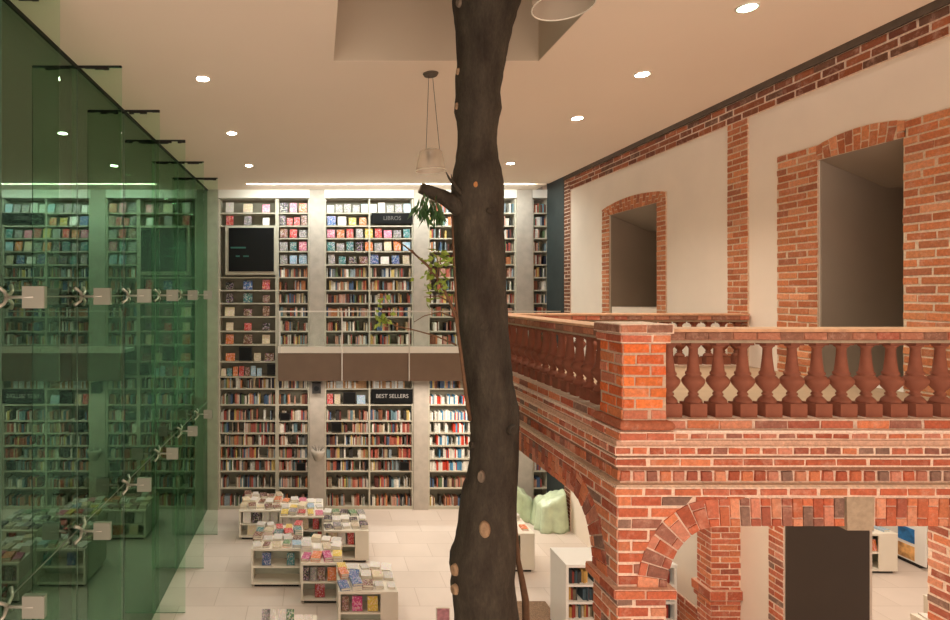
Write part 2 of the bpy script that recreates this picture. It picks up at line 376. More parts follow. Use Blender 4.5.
# brick work laid on the right wall
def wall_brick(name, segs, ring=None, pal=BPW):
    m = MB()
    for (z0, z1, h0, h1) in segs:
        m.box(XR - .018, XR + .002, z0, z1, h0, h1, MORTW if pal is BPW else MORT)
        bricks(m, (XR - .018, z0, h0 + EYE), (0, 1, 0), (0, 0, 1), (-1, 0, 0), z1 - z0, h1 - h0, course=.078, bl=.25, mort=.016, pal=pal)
    if ring:
        z0, z1, hb, ht, rise = ring; n = round((z1 - z0) / .085); zc = (z0 + z1) / 2; hw = (z1 - z0) / 2
        top = lambda z: ht + rise * (1 - ((z - zc) / hw) ** 2)
        fan = lambda z: (z - zc) * .10
        for k in range(n):
            a = z0 + (z1 - z0) * k / n; b = z0 + (z1 - z0) * (k + 1) / n
            m.hexa([(XR - .018, a, hb + EYE), (XR, a, hb + EYE), (XR, b, hb + EYE), (XR - .018, b, hb + EYE),
                    (XR - .018, a, top(a) + EYE), (XR, a, top(a) + EYE), (XR, b, top(b) + EYE), (XR - .018, b, top(b) + EYE)], MORTW)
            g = .006; cut = .5 + (.18 if k % 2 else -.18)
            for (f0, f1) in ((0, cut), (cut, 1)):
                q = []
                for (z, f) in ((a + g, f0), (b - g, f0), (b - g, f1), (a + g, f1)):
                    hh = hb + (top(z) - hb) * f + (g if f == f0 and f0 > 0 else (-g if f == f1 else 0))
                    q.append((z - z0 + (0 if not 0 < k < n - 1 else fan(z) * (f - .5)), hh))
                prism(m, (XR - .018, z0, EYE), (0, 1, 0), (0, 0, 1), (-1, 0, 0), q, .006, tone(R.choice(pal)))
    o = struct(name, m, M['brick'])
wall_brick('trim_13', [(9.98 + .06, 10.29, -.95, 1.43), (8.41, 8.63, -.95, 1.43)], (8.41, 10.29, 1.43, 1.56, .10))
wall_brick('trim_14', [(5.86, 6.37, -.95, 1.585), (4.0, 5.0, -.95, 1.57)], (4.98, 5.88, 1.42, 1.575, .065))
wall_brick('trim_15', [(6.81, 7.14, -1.0, 2.18)])
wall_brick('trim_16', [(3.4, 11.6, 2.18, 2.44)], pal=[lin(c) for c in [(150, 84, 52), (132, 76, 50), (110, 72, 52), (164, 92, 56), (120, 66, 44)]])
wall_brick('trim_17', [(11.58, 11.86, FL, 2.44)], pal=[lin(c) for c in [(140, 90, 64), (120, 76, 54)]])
wall_brick('trim_18', [(6.29, 6.49, FL, -1.45), (3.9, 4.8, FL, -1.45)], pal=BP)
wall_brick('trim_19', [(7.22, 9.0, FL, -4.42)], pal=BP)

# ================================================================= GLASS WALL
FZ = [3.0, 4.4, 5.8, 7.2, 8.6, 10.0, 11.4, 12.7]; k = 0
for a, b in zip(FZ, FZ[1:]):
    for h0, h1 in ((FL, -2.5), (-2.5, -.03), (-.03, H)):
        k += 1
        struct('window_%d' % k, bx(XL - .012, XL, a + .006, b - .006, h0 + .006, h1 - .006), M['glass'])
jm = MB()
for z in FZ[1:-1]: jm.box(XL - .014, XL + .003, z - .006, z + .006, FL, H)
for h in (-2.5, -.03): jm.box(XL - .014, XL + .003, 3.0, 12.7, h - .006, h + .006)
struct('trim_20', jm, mat('joint_sealant', (120, 134, 118), .5))
struct('trim_21', bx(XL - .02, XL + .015, 3, 12.7, H - .03, H), M['dark'])
names = ['nearest', 'second nearest', 'third nearest', 'third farthest', 'second farthest', 'farthest']
for i, z in enumerate(FZ[1:-1]):
    t = thing('glass_fin', (XL, z, FL), 'green glass fin standing across the glass wall, %s of the six fins' % names[i], 'glass fin', 'glass fins bracing the glass wall')
    part('pane', bx(-3.2, -2.06, z - .008, z + .008, FL + .01, H - .02), M['fin'], t)
    m = MB()                                                # uneven sealant along the fin's top edge
    zz = -3.2
    while zz < -2.07:
        w = R.uniform(.05, .12); m.box(zz, min(zz + w, -2.06), z - .012, z + .012, H - R.uniform(.012, .06), H); zz += w
    part('top_sealant', m, M['dark'], t)
    for h in (-2.5, -.03):
        for xx in (-2.26, -2.82):
            if xx < -2.6 and h > -1: continue
            part('clamp_plate', bx(xx - .088, xx + .088, z - .024, z + .024, h - .088, h + .088), M['plate'], t)
        m = MB()
        for sy in (-1, 1):
            for sz in (-1, 1):
                m.tube([(XL + .05, z, h + EYE), (XL + .06, z + sy * .06, h + EYE + sz * .05), (XL + .02, z + sy * .11, h + EYE + sz * .09)], [.02, .013, .019], 8)
        m.tube([(XL + .05, z - .008, h + EYE), (-2.26, z - .012, h + EYE)], .014, 8)
        part('spider_fitting', m, M['steel'], t)

# ================================================================= BALCONY ARCADE
FX, FY, BY = 2.10, 3.84, 7.20
arc = thing('brick_arcade', (FX, FY, FL), 'red brick arcade with round-cornered arches carrying the balcony at right', 'arcade')
TH = .335; SPR = -2.07; CRN = -1.62; RX = .36; RY = .45; RT = .19
def intr(a0, a1, n=14):
    """intrados outline from the left spring to the right spring, measured along the wall"""
    p = [(a0 + RX - RX * math.cos(t), SPR + RY * math.sin(t)) for t in [math.pi / 2 * k / n for k in range(n + 1)]]
    q = [(a1 - RX + RX * math.cos(t), SPR + RY * math.sin(t)) for t in [math.pi / 2 * k / n for k in range(n, -1, -1)]]
    return p, q
def arcade_wall(mb, L, a0, a1, fr, top=-1.41, st=0.):
    """solid wall with one arch; fr(u, h, d) maps along / up / into the wall"""
    def blk(u0, u1, h0, h1, g0=None):
        g0 = h0 if g0 is None else g0                      # lower edge may slope from h0 to g0
        mb.hexa([fr(u0, h0, 0), fr(u1, g0, 0), fr(u1, g0, TH), fr(u0, h0, TH), fr(u0, h1, 0), fr(u1, h1, 0), fr(u1, h1, TH), fr(u0, h1, TH)], MORT)
    p, q = intr(a0, a1); 
    if st < a0 - .001: blk(st, a0, FL, top)
    blk(a1, L, FL, top)
    for pts in (p, [p[-1], q[0]], q):
        for (u0, h0), (u1, h1) in zip(pts, pts[1:]):
            if u1 - u0 > 1e-5: blk(u0, u1, h0, top, h1)
def extr_left(a0, v):      # left edge of the ring's outer curve at height v
    h = v; ry = RY + RT; rx = RX + RT; s = (h - SPR) / ry
    if s <= 0: return a0 - .0 if h < SPR else a0 - RT
    if s >= 1: return 99
    return a0 + RX - rx * math.sqrt(1 - s * s)
def ring(mb, a0, a1, O, U, N, pal=BP, key=None, keep=(-9, 99)):
    """radial bricks round the arch"""
    O = Vector(O); U = Vector(U); N = Vector(N); V = Vector((0, 0, 1))
    pts = []                                               # (intrados point, outward direction)
    n = 200
    for k in range(n + 1):
        t = math.pi / 2 * k / n; pts.append(((a0 + RX - RX * math.cos(t), SPR + RY * math.sin(t)), (-math.cos(t), math.sin(t))))
    L = (a1 - RX) - (a0 + RX); kk = int(L / .004)
    for k in range(1, kk): pts.append(((a0 + RX + L * k / kk, CRN), (0, 1)))
    for k in range(n, -1, -1):
        t = math.pi / 2 * k / n; pts.append(((a1 - RX + RX * math.cos(t), SPR + RY * math.sin(t)), (math.cos(t), math.sin(t))))
    cum = [0]
    for (p, _), (q, _) in zip(pts, pts[1:]): cum.append(cum[-1] + math.hypot((p[0] + q[0]) / 2 * 0 + q[0] - p[0], q[1] - p[1]))
    cnt = round(cum[-1] / .072); step = cum[-1] / cnt
    def find(s):
        i = 0
        lo, hi = 0, len(cum) - 1
        while lo < hi:
            m_ = (lo + hi) // 2
            if cum[m_] < s: lo = m_ + 1
            else: hi = m_
        return pts[lo]
    for k in range(cnt):
        s0 = k * step + .005; s1 = (k + 1) * step - .005
        (p0, d0), (p1, d1) = find(s0), find(s1)
        if key and (key[0] < p0[0] < key[1] or key[0] < p1[0] < key[1]): continue
        if not keep[0] < p0[0] < keep[1]: continue
        # a slight lean keeps the flat middle looking like fanned bricks
        mid = (a0 + a1) / 2; lean = lambda p: .16 * (p[0] - mid) / (a1 - a0)
        cut = .5 + (.22 if k % 2 else -.22)
        for f0, f1 in ((0.0, cut), (cut, 1.0)):
            a_ = RT * f0 + (.005 if f0 else 0); b_ = RT * f1 - (.005 if f1 < 1 else 0)
            q = [(p0[0] + d0[0] * a_ + lean(p0) * a_, p0[1] + d0[1] * a_), (p1[0] + d1[0] * a_ + lean(p1) * a_, p1[1] + d1[1] * a_),
                 (p1[0] + d1[0] * b_ + lean(p1) * b_, p1[1] + d1[1] * b_), (p0[0] + d0[0] * b_ + lean(p0) * b_, p0[1] + d0[1] * b_)]
            if min(y for _, y in q) > -1.412: continue
            q = [(u, min(v, -1.412)) for u, v in q]
            lo_ = [O + U * u + V * (v + EYE) - N * .004 for u, v in q]; hi_ = [O + U * u + V * (v + EYE) + N * (.010 + R.uniform(-.002, .003)) for u, v in q]
            mb.hexa(lo_ + hi_, tone(R.choice(pal)))
FW = XR - FX; fa0, fa1 = .335, 3.03                        # front arch opening measured from the corner
front = lambda u, h, d: (FX + u, FY + d, h + EYE)
side = lambda u, h, d: (FX + d, FY + u, h + EYE)
SL = BY - FY; sa0, sa1 = .335, SL - .33
m = MB(); arcade_wall(m, FW, fa0, fa1, front); part('front_wall', m, M['brick'], arc)
m = MB(); arcade_wall(m, SL, sa0, sa1, side, st=.335); part('side_wall', m, M['brick'], arc)
def face_bricks(O, U, N, L, a0, a1, name):
    V = (0, 0, 1)
    O = Vector(O)
    for (b0, b1) in ((0, a0), (a1, L)):                    # piers below the springing
        m = MB()
        bricks(m, O + Vector(U) * b0 + Vector((0, 0, FL + EYE)), U, V, N, b1 - b0, (-2.11) - FL, bl=.225, mort=.016); part('pier_' + name, m, M['brick'], arc)
    h0 = -2.04; rows = 8; tot = -1.41 - h0
    lim = lambda v: (0, max(0.0, min(L, extr_left(a0, h0 + v) - .008)))
    m = MB(); bricks(m, O + Vector((0, 0, h0 + EYE)), U, V, N, min(L, a0 + RX + RT), tot, bl=.225, mort=.016, lim=lim); part('spandrel_' + name, m, M['brick'], arc); m = MB()
    w = min(L, L - a1 + RX + RT); base = L - w
    lim2 = lambda v: (min(w, max(0.0, (a0 + a1 - extr_left(a0, h0 + v)) - base + .008)) if extr_left(a0, h0 + v) < 90 else 0.0, w)
    bricks(m, O + Vector(U) * base + Vector((0, 0, h0 + EYE)), U, V, N, w, tot, bl=.225, mort=.016, lim=lim2)
    part('spandrel_' + name, m, M['brick'], arc)
face_bricks((FX, FY, 0), (1, 0, 0), (0, -1, 0), FW, fa0, fa1, 'brickwork')
# on the left face the wall runs away from the viewer, so its bricks are laid from the near corner
face_bricks((FX, FY, 0), (0, 1, 0), (-1, 0, 0), SL, sa0, sa1, 'brickwork')
for kp in ((-9, 1.68), (1.68, 99)): m = MB(); ring(m, fa0, fa1, (FX, FY, 0), (1, 0, 0), (0, -1, 0), key=(3.78 - FX - .06, 3.78 - FX + .055), keep=kp); part('arch_ring', m, M['brick'], arc)
m = MB(); ring(m, sa0, sa1, (FX, FY, 0), (0, 1, 0), (-1, 0, 0)); part('arch_ring', m, M['brick'], arc)
m = MB(); kx = 3.78; m.hexa([(kx - .098, FY - .022, CRN - .025 + EYE), (kx + .085, FY - .022, CRN - .025 + EYE), (kx + .085, FY + TH, CRN - .025 + EYE), (kx - .098, FY + TH, CRN - .025 + EYE),
        (kx - .102, FY - .022, -1.412 + EYE), (kx + .092, FY - .022, -1.412 + EYE), (kx + .092, FY + TH, -1.412 + EYE), (kx - .102, FY + TH, -1.412 + EYE)])
part('keystone', m, M['stone'], arc)
def course(name, h0, h1, p, bl, parent=arc, pal=BP, mort=.016, prot=.006, xend=XR, yend=BY, mc=MORT, bo=True, inner=.32, fx=FX, fy=FY):
    m = MB(); x0, y0 = fx - p, fy - p
    m.box(x0, xend, y0, y0 + inner, h0, h1, mc); m.box(x0, x0 + inner, y0 + inner, yend + p, h0, h1, mc)
    m.box(x0 + inner, xend, yend + p - inner, yend + p, h0, h1, mc)
    if bo:
        e = .006
        bricks(m, (x0, y0, h0 + e + EYE - .004), (1, 0, 0), (0, 0, 1), (0, -1, 0), xend - x0, h1 - h0 - .004, course=h1 - h0, bl=bl, mort=mort, prot=prot, pal=pal)
        bricks(m, (x0, y0, h0 + e + EYE - .004), (0, 1, 0), (0, 0, 1), (-1, 0, 0), yend + p - y0, h1 - h0 - .004, course=h1 - h0, bl=bl, mort=mort, prot=prot, pal=pal)
    return part(name, m, M['brick'], parent)
MP = lin((214, 172, 148))
course('cornice_course', -.962, -.885, -.035, .24, mc=lin((214, 190, 170)), inner=.36)
course('cornice_ledge', -.970, -.956, .006, .1, mc=lin((244, 222, 204)), bo=False)
course('cornice_course', -1.022, -.970, .0, .125)
course('cornice_ledge', -1.058, -1.022, .018, .1, mc=MP, bo=False)
course('cornice_course', -1.122, -1.058, .035, .112)
course('cornice_ledge', -1.14, -1.122, .01, .1, mc=lin((150, 112, 92)), bo=False)  # brown tone puts the shadow under the course above into the colour
course('cornice_course', -1.204, -1.14, .025, .22, pal=BP[:5])
course('cornice_ledge', -1.236, -1.204, .0, .1, mc=lin((150, 104, 82)), bo=False)  # darker colour stands in for the shadow line above the dentils
course('dentil_course', -1.332, -1.236, -.035, .095, mort=.022, prot=.014, mc=MORT)
course('cornice_ledge', -1.342, -1.332, .02, .1, mc=MORTW, bo=False)
course('cornice_course', -1.408, -1.342, .032, .2, pal=BP[:5])
# impost mouldings round the piers
def impost(x0, x1, y0, y1, h0, h1, p):
    m = MB(); m.box(x0 - p, x1 + p, y0 - p, y1 + p, h0, h1, MP)
    bricks(m, (x0 - p, y0 - p, h0 + EYE), (1, 0, 0), (0, 0, 1), (0, -1, 0), x1 - x0 + 2 * p, h1 - h0, course=h1 - h0, bl=.22, pal=BP[:5])
    bricks(m, (x0 - p, y0 - p, h0 + EYE), (0, 1, 0), (0, 0, 1), (-1, 0, 0), y1 - y0 + 2 * p, h1 - h0, course=h1 - h0, bl=.22, pal=BP[:5])
    part('impost', m, M['brick'], arc)
impost(FX, FX + .335, FY, FY + .32, -2.115, -2.045, .045)
impost(FX, FX + .335, BY - .33, BY, -2.115, -2.045, .045)
# back arcade: pilaster against the old wall
m = MB(); m.box(4.98, XR, 6.95, 7.2, FL, -1.41, MORT); m.box(FX + TH, 4.98, 6.95, 7.2, -1.75, -1.41, MORT)
bricks(m, (4.98, 6.95, FL + EYE), (1, 0, 0), (0, 0, 1), (0, -1, 0), XR - 4.98, 3.5, bl=.24, pal=BP[:6]); bricks(m, (4.98, 6.95, FL + EYE), (0, 1, 0), (0, 0, 1), (-1, 0, 0), .25, 3.5, bl=.2, pal=BP[:6])
part('back_pilaster', m, M['brick'], arc)
impost(4.98, XR - .05, 6.95, 7.2, -3.86, -3.74, .045); impost(4.98, XR - .05, 6.95, 7.2, -3.93, -3.87, .025)
part('balcony_floor', bx(FX + .25, XR, FY + .25, BY - .25, -1.41, -.90), M['tan'], arc)

# balustrade pier on the corner
pr = thing('balustrade_pier', (2.286, 3.99, -.885), 'square orange brick pier with moulded cap at the balcony corner', 'brick pier')
def sqpart(name, x0, x1, y0, y1, h0, h1, bl, pal=BP, c=.0754, mc=MORT):
    m = MB(); m.box(x0, x1, y0, y1, h0, h1, mc)
    bricks(m, (x0, y0, h0 + EYE), (1, 0, 0), (0, 0, 1), (0, -1, 0), x1 - x0, h1 - h0, course=c, bl=bl, pal=pal); bricks(m, (x0, y0, h0 + EYE), (0, 1, 0), (0, 0, 1), (-1, 0, 0), y1 - y0, h1 - h0, course=c, bl=bl, pal=pal)
    part(name, m, M['brick'], pr)
G1 = [lin(c) for c in [(170, 112, 88), (150, 104, 84), (184, 120, 92), (138, 96, 78)]]
sqpart('shaft', 2.136, 2.436, 3.84, 4.14, -.885, -.345, .2, BPO, mc=lin((200, 172, 148)))
sqpart('cap', 2.101, 2.471, 3.805, 4.175, -.278, -.213, .19, G1, .07); sqpart('cap_neck', 2.116, 2.456, 3.82, 4.16, -.345, -.284, .22, BP[:5], .07)
m = MB()                                                   # rounded torus at the pier's foot
rg = []
for a in range(9):
    t = math.pi * a / 8; w = .15 + .035 * math.sin(t) + .006; hh = -.885 - .07 * (1 - math.cos(t)) / 2
    rg.append([(2.286 + sx * w, 3.99 + sy * w, hh + EYE) for sx, sy in ((-1, -1), (1, -1), (1, 1), (-1, 1))])
m.grid(rg, col=lin((176, 104, 76)), sm=False); part('base_torus', m, M['brick'], pr)
sqpart('base_course', 2.095, 2.477, 3.80, 4.18, -1.024, -.958, .2, BP[:5], .07)

# balustrades
def baluster(parent, x, y):
    m = MB(); S = EYE; w = .048
    m.box(x - w, x + w, y - w, y + w, -.372, -.352)
    m.lathe([(.04, -.384), (.046, -.372)], x, y); 
    pf = [(.044, -.372), (.044, -.380), (.034, -.388), (.028, -.40), (.029, -.44), (.034, -.50), (.041, -.562), (.050, -.572), (.051, -.584), (.043, -.59),
          (.058, -.602), (.071, -.62), (.073, -.637), (.064, -.66), (.046, -.685), (.030, -.704), (.025, -.714), (.033, -.722), (.034, -.732), (.026, -.738), (.040, -.75), (.054, -.768), (.058, -.79)]
    m.v, m.f, m.c, m.m, m.smooth = [], [], [], [], []
    m.box(x - w, x + w, y - w, y + w, -.372, -.352)
    m.lathe(list(reversed(pf)), x, y, 24)
    b = .06; m.box(x - b, x + b, y - b, y + b, -.885, -.79)
    o = part('baluster', m, M['terra'], parent)
    return o
def copy_part(src, parent, dx, dy):
    o = src.copy(); COL.objects.link(o); o.parent = parent; o.location = src.location + Vector((dx, dy, 0)); return o
RTP = lin((226, 160, 110)); RTG = lin((150, 106, 84))
def rail_parts(t, x0, x1, y0, y1, ax, last=True):
    m = MB()
    if ax == 'x':
        m.box(x0, x1, y0 - .13, y1 + .13, -.270, -.25); part('rail_top', m, M['railtop'], t)
        m = MB(); m.box(x0, x1, y0 - .118, y1 + .118, -.330, -.270, RTG); bricks(m, (x0, y0 - .118, -.330 + EYE), (1, 0, 0), (0, 0, 1), (0, -1, 0), x1 - x0, .06, course=.06, bl=.17, mort=.01, pal=G1 + G1 + BP[4:6]); part('rail_course', m, M['brick'], t)
        m = MB(); m.box(x0, x1, y0 - .085, y1 + .085, -.352, -.330); part('rail_bed', m, M['stone'], t)
    else:
        m.box(x0 - .13, x1 + .13, y0, y1, -.270, -.25); part('rail_top', m, M['railtop'], t)
        m = MB(); m.box(x0 - .118, x1 + .118, y0, y1, -.330, -.270, RTG); bricks(m, (x0 - .118, y0, -.330 + EYE), (0, 1, 0), (0, 0, 1), (-1, 0, 0), y1 - y0, .06, course=.06, bl=.17, mort=.01, pal=G1 + G1 + BP[4:6]); part('rail_course', m, M['brick'], t)
        m = MB(); m.box(x0 - .085, x1 + .085, y0, y1, -.352, -.330); part('rail_bed', m, M['stone'], t)
M['railtop'] = mat('rail_top_clay', (208, 160, 124), .6, .2, 14.)
bf = thing('balustrade', (3.9, 3.99, -.885), 'front run of balustrade with brown urn-shaped balusters, facing the viewer', 'balustrade')
rail_parts(bf, 2.436, XR, 3.99, 3.99, 'x')
b0 = baluster(bf, 2.55, 3.99); x = 2.55 + .179
while x < XR - .06: copy_part(b0, bf, x - 2.55, 0); x += .179
bs = thing('balustrade', (2.286, 5.4, -.885), 'left run of balustrade going back from the corner pier beside the tree', 'balustrade')
rail_parts(bs, 2.286, 2.286, 4.14, 6.77, 'y')
b1 = baluster(bs, 2.286, 4.25); y = 4.25 + .179
while y < 6.7: copy_part(b1, bs, 0, y - 4.25); y += .179
bb = thing('balustrade', (3.8, 6.9, -.885), 'far run of balustrade behind the front one, ending at the old wall', 'balustrade')
rail_parts(bb, 2.15, XR - .02, 6.9, 6.9, 'x')
b2 = baluster(bb, 2.4, 6.9); x = 2.4 + .179
while x < XR - .08: copy_part(b2, bb, x - 2.4, 0); x += .179

# ================================================================= BOOKCASES ON THE BACK WALL
U_ = [212.6, 225.5, 238, 251, 264.2, 277, 290, 303, 316.5, 331, 344.5]
L_ = [361.5, 376.5, 388.5, 404.5, 420.6, 433, 445.5, 458.5, 471, 488, 506.5]
TOPY = 199.0
WORDS = {'red': (196, 52, 44), 'white': (232, 228, 218), 'black': (30, 28, 28), 'orange': (222, 120, 50), 'yellow': (228, 196, 70), 'blue': (56, 96, 150), 'pale blue': (150, 186, 206),
         'green': (80, 130, 80), 'pink': (222, 120, 146), 'brown': (120, 78, 52), 'cream': (226, 208, 170), 'grey': (140, 138, 134), 'teal': (50, 120, 120), 'magenta': (196, 50, 120)}
def wcol(w): c = lin(WORDS[w]); return c
bk = MB()                                                   # one book, cover and page block, lying flat
bk.box(-.5, .5, -.5, .5, -5, -4.9); bk.box(-.5, .5, -.5, .5, -4.1, -4.0); bk.box(-.5, -.44, -.5, .5, -4.9, -4.1); bk.box(-.44, .47, -.47, .47, -4.9, -4.1, None, 1)
book0 = bk.build('book', [M['cover'], M['pages']]); first_book = [book0]; NB = [0]
def book(loc, dims, rot, word, label, group, tilt=0):
    """place a book: dims = width, length, thickness; loc = centre of its lower face"""
    if first_book: o = first_book.pop()
    else: o = book0.copy(); COL.objects.link(o)
    for k_ in ('label', 'category', 'group'):
        if k_ in o: del o[k_]
    o.location = (loc[0], loc[1], loc[2] + EYE); o.scale = dims; o.rotation_euler = (tilt, 0, rot)
    c = wcol(word); k_ = R.uniform(.62, .98); o.color = (min(1, c[0] * k_), min(1, c[1] * k_), min(1, c[2] * k_), 1)
    tag(o, label, 'book', group); NB[0] += 1
    return o
SPC = [lin(c) for c in [(168, 78, 66), (224, 218, 204), (226, 222, 212), (66, 64, 62), (190, 124, 84), (206, 180, 110), (80, 104, 138), (214, 212, 206), (110, 140, 150), (146, 160, 168), (96, 116, 84), (196, 150, 130), (130, 84, 62), (180, 92, 84), (236, 230, 220), (44, 46, 60), (186, 104, 86), (160, 146, 124), (110, 62, 56), (206, 160, 144), (100, 100, 96), (190, 170, 140)]]
spines = MB()
def spine_row(x0, x1, hb, hmax, zf=ZS + .03, dens=.9, pal=SPC):
    x = x0 + .01; run = None
    while x < x1 - .02:
        if R.random() > dens: x += R.uniform(.03, .12); run = None; continue
        if run is None or R.random() < .8: run = R.choice(pal); bh = hmax * R.uniform(.68, .92)
        w = min(R.uniform(.016, .04), x1 - x - .004); h = bh * R.uniform(.97, 1.0); d = R.uniform(0, .04)
        spines.box(x, x + w - .002, zf + d, zf + .2, hb, hb + h, tone(run, .2)); x += w
cases = [('A', 218.5, 277, 'wide grey bookcase holding the large black screen, left end of wall', []),
         ('A2', 277, 309.5, 'narrow grey bookcase between the screen and the left concrete strip', []),
         ('B', 324.5, 413.5, 'double grey bookcase with two black signs, left of the tree', [369.5]),
         ('C', 428, 516.5, 'tall grey bookcase partly hidden behind the tree trunk', [472]),
         ('D', 532, 549, 'slim grey bookcase at the right end beside the slate strip', [])]
INFO = {}
for key, a, b, lab, div in cases:
    x0, x1 = X(a) + .004, X(b) - .004
    t = thing('bookcase', ((x0 + x1) / 2, ZB - .16, FL), lab, 'bookcase', 'bookcases filling the back wall')
    part('back_panel', bx(x0, x1, ZB - .03, ZB - .005, FL, Hh(TOPY)), M['shelfback'], t)
    part('side_panel', bx(x0, x0 + .035, ZS, ZB - .03, FL, Hh(TOPY)), M['shelfw'], t); part('side_panel', bx(x1 - .035, x1, ZS, ZB - .03, FL, Hh(TOPY)), M['shelfw'], t)
    for d in div: part('divider', bx(X(d) - .018, X(d) + .018, ZS, ZB - .03, FL, Hh(TOPY)), M['shelfw'], t)
    ys = U_ + L_
    for y in ys:
        if key == 'A' and y in (238, 251, 264.2): continue
        part('shelf', bx(x0 + .035, x1 - .035, ZS + .004, ZB - .03, Hh(y) - .028, Hh(y)), M['shelfw'], t)
    part('plinth', bx(x0 + .035, x1 - .035, ZS + .01, ZB - .03, FL, Hh(506.5) - .028), M['shelfw'], t)
    INFO[key] = (x0 + .04, x1 - .04, [X(d) for d in div])
ALLY = [TOPY] + U_ + L_
def faceout(key, n, x0, x1, y, count, words, place, shelf):
    """books shown cover-first on one shelf"""
    w = (x1 - x0) / count; i = ALLY.index(y); gap = Hh(ALLY[i - 1]) - Hh(y) - .028
    for k in range(count):
        wd = R.choice(words) if isinstance(words, list) and len(words) != count else words[k]
        bw = min(w * .8, R.uniform(.15, .22)); bl = min(gap * .86, R.uniform(.17, .24)); cx = x0 + w * (k + .5)
        pos = '%s from left' % ordn(n + k)
        book((cx, ZS + .05, Hh(y) + bl / 2 + .004), (bw, bl, .025), 0, wd, '%s book facing out, %s, %s, %s' % (wd, pos, shelf, place), 'books facing out on the book wall', tilt=math.radians(78))
CM = ['red', 'white', 'cream', 'orange', 'blue', 'brown', 'grey', 'pink', 'black', 'teal', 'yellow', 'pale blue']
a0, a1, _ = INFO['A']; P = 'screen bookcase'
sn = lambda y: '%s shelf from top' % ordn(ALLY.index(y) - 1)
faceout('A', 0, a0, a1, 212.6, 3, ['white', 'cream', 'pink'], P, 'top shelf'); faceout('A', 0, a0, a1, 225.5, 3, ['red', 'grey', 'white'], P, 'second shelf')
for j, (y, ws) in enumerate([(290, ['black', 'blue', 'red']), (303, ['black', 'teal', 'brown']), (316.5, ['cream', 'brown', 'brown']), (331, ['cream', 'red', 'black']), (344.5, ['orange', 'brown', 'cream'])]):
    faceout('A', 0, a0, a1, y, 3, ws, P, '%s shelf below large screen' % ordn(j))
faceout('A', 0, a0, a0 + .45, 361.5, 1, ['orange'], P, 'shelf of small screen'); faceout('A', 1, a1 - .55, a1, 361.5, 2, ['cream', 'brown'], P, 'shelf of small screen')
faceout('A', 0, a0, a1 - .3, 376.5, 7, CM, P, 'shelf under small screen')
for y in [388.5, 404.5, 420.6, 433, 445.5, 458.5, 471, 488, 506.5]: spine_row(a0, a1, Hh(y), .27)
c0, c1, _ = INFO['A2']; P = 'narrow bookcase'
for j, y in enumerate([212.6, 225.5, 238, 251, 264.2]): faceout('A2', 0, c0, c1, y, 3 if j != 1 else 4, CM, P, '%s shelf from top' % ordn(j))
for y in U_[5:] + L_[2:]: spine_row(c0, c1, Hh(y), .25)
d0, d1, dv = INFO['B']; P = 'double bookcase'
for j, (y, n) in enumerate([(212.6, 10), (225.5, 4), (238, 9), (251, 9), (264.2, 8)]):
    e1 = dv[0] - .03 if y == 225.5 else d1
    ws = ['white', 'white', 'cream', 'pale blue', 'grey'] if j == 0 else CM
    faceout('B', 0, d0, e1, y, n, ws, P, '%s shelf from top' % ordn(j))
for y in U_[5:] + L_[2:]:
    if y == 404.5: continue
    for (q0, q1) in ((d0, dv[0] - .02), (dv[0] + .02, d1)):
        if y == 388.5: spine_row(q0, q1, Hh(y), .2, pal=[lin((235, 235, 232)), lin((220, 226, 226)), lin((190, 150, 110))]); continue
        spine_row(q0, q1, Hh(y), .25)
faceout('B', 0, d0, d0 + .34, 404.5, 2, ['red', 'cream'], P, 'shelf of lower sign'); faceout('B', 2, dv[0] - .36, dv[0] - .03, 404.5, 1, ['pale blue'], P, 'shelf of lower sign')
e0, e1, dv2 = INFO['C']; P = 'the bookcase behind the tree'
lo_pal = [lin(c) for c in [(230, 228, 220), (236, 232, 224), (226, 222, 214), (90, 150, 190), (210, 70, 50)]]
for (q0, q1) in ((e0, dv2[0] - .02), (dv2[0] + .02, e1)):
    for y in U_: spine_row(q0, q1, Hh(y), .25)
    for i, y in enumerate(L_[2:]): spine_row(q0, q1, Hh(y), .24, pal=lo_pal if i in (1, 2, 3, 4, 5, 6) else SPC)
orange = [lin((222, 120, 40))]
f0, f1, _ = INFO['D']
for y in U_ + L_: spine_row(f0, f1, Hh(y), .25)
o = spines.build('books', M['spine']); tag(o, 'rows of mixed coloured books packed spine-out on the tall bookcases', 'books'); o['kind'] = 'stuff'

# screens and signs in the bookcases
def put_text(body, loc, size, m, parent, name='lettering', depth=.003, align='CENTER', sx=1.0):
    cu = bpy.data.curves.new(name, 'FONT'); cu.body = body; cu.size = size; cu.extrude = depth; cu.align_x = align; cu.align_y = 'CENTER'
    tmp = bpy.data.objects.new('tmp', cu); COL.objects.link(tmp); dg = bpy.context.evaluated_depsgraph_get(); dg.update()
    me = bpy.data.meshes.new_from_object(tmp.evaluated_get(dg)); bpy.data.objects.remove(tmp); me.materials.clear(); me.materials.append(m)
    o = bpy.data.objects.new(name, me); COL.objects.link(o); o.parent = parent
    o.location = Vector((loc[0], loc[1], loc[2] + EYE)) - Vector(parent.location) - (Vector(parent.parent.location) if parent.parent else Vector()); o.rotation_euler = (math.pi / 2, 0, 0); o.scale = (sx, 1, 1)
    return o
tv = thing('wall_screen', (X(251), ZS, Hh(273)), 'large square black screen set in the left bookcase', 'screen')
part('frame', bx(X(225.5), X(276), ZS - .02, ZS + .12, Hh(275), Hh(226)).box(X(226.5), X(275), ZS - .03, ZS - .02, Hh(274), Hh(272.5)), M['shelfw'], tv)
dp = part('display', bx(X(229), X(274), ZS - .045, ZS - .02, Hh(271.5), Hh(228)), M['black'], tv)
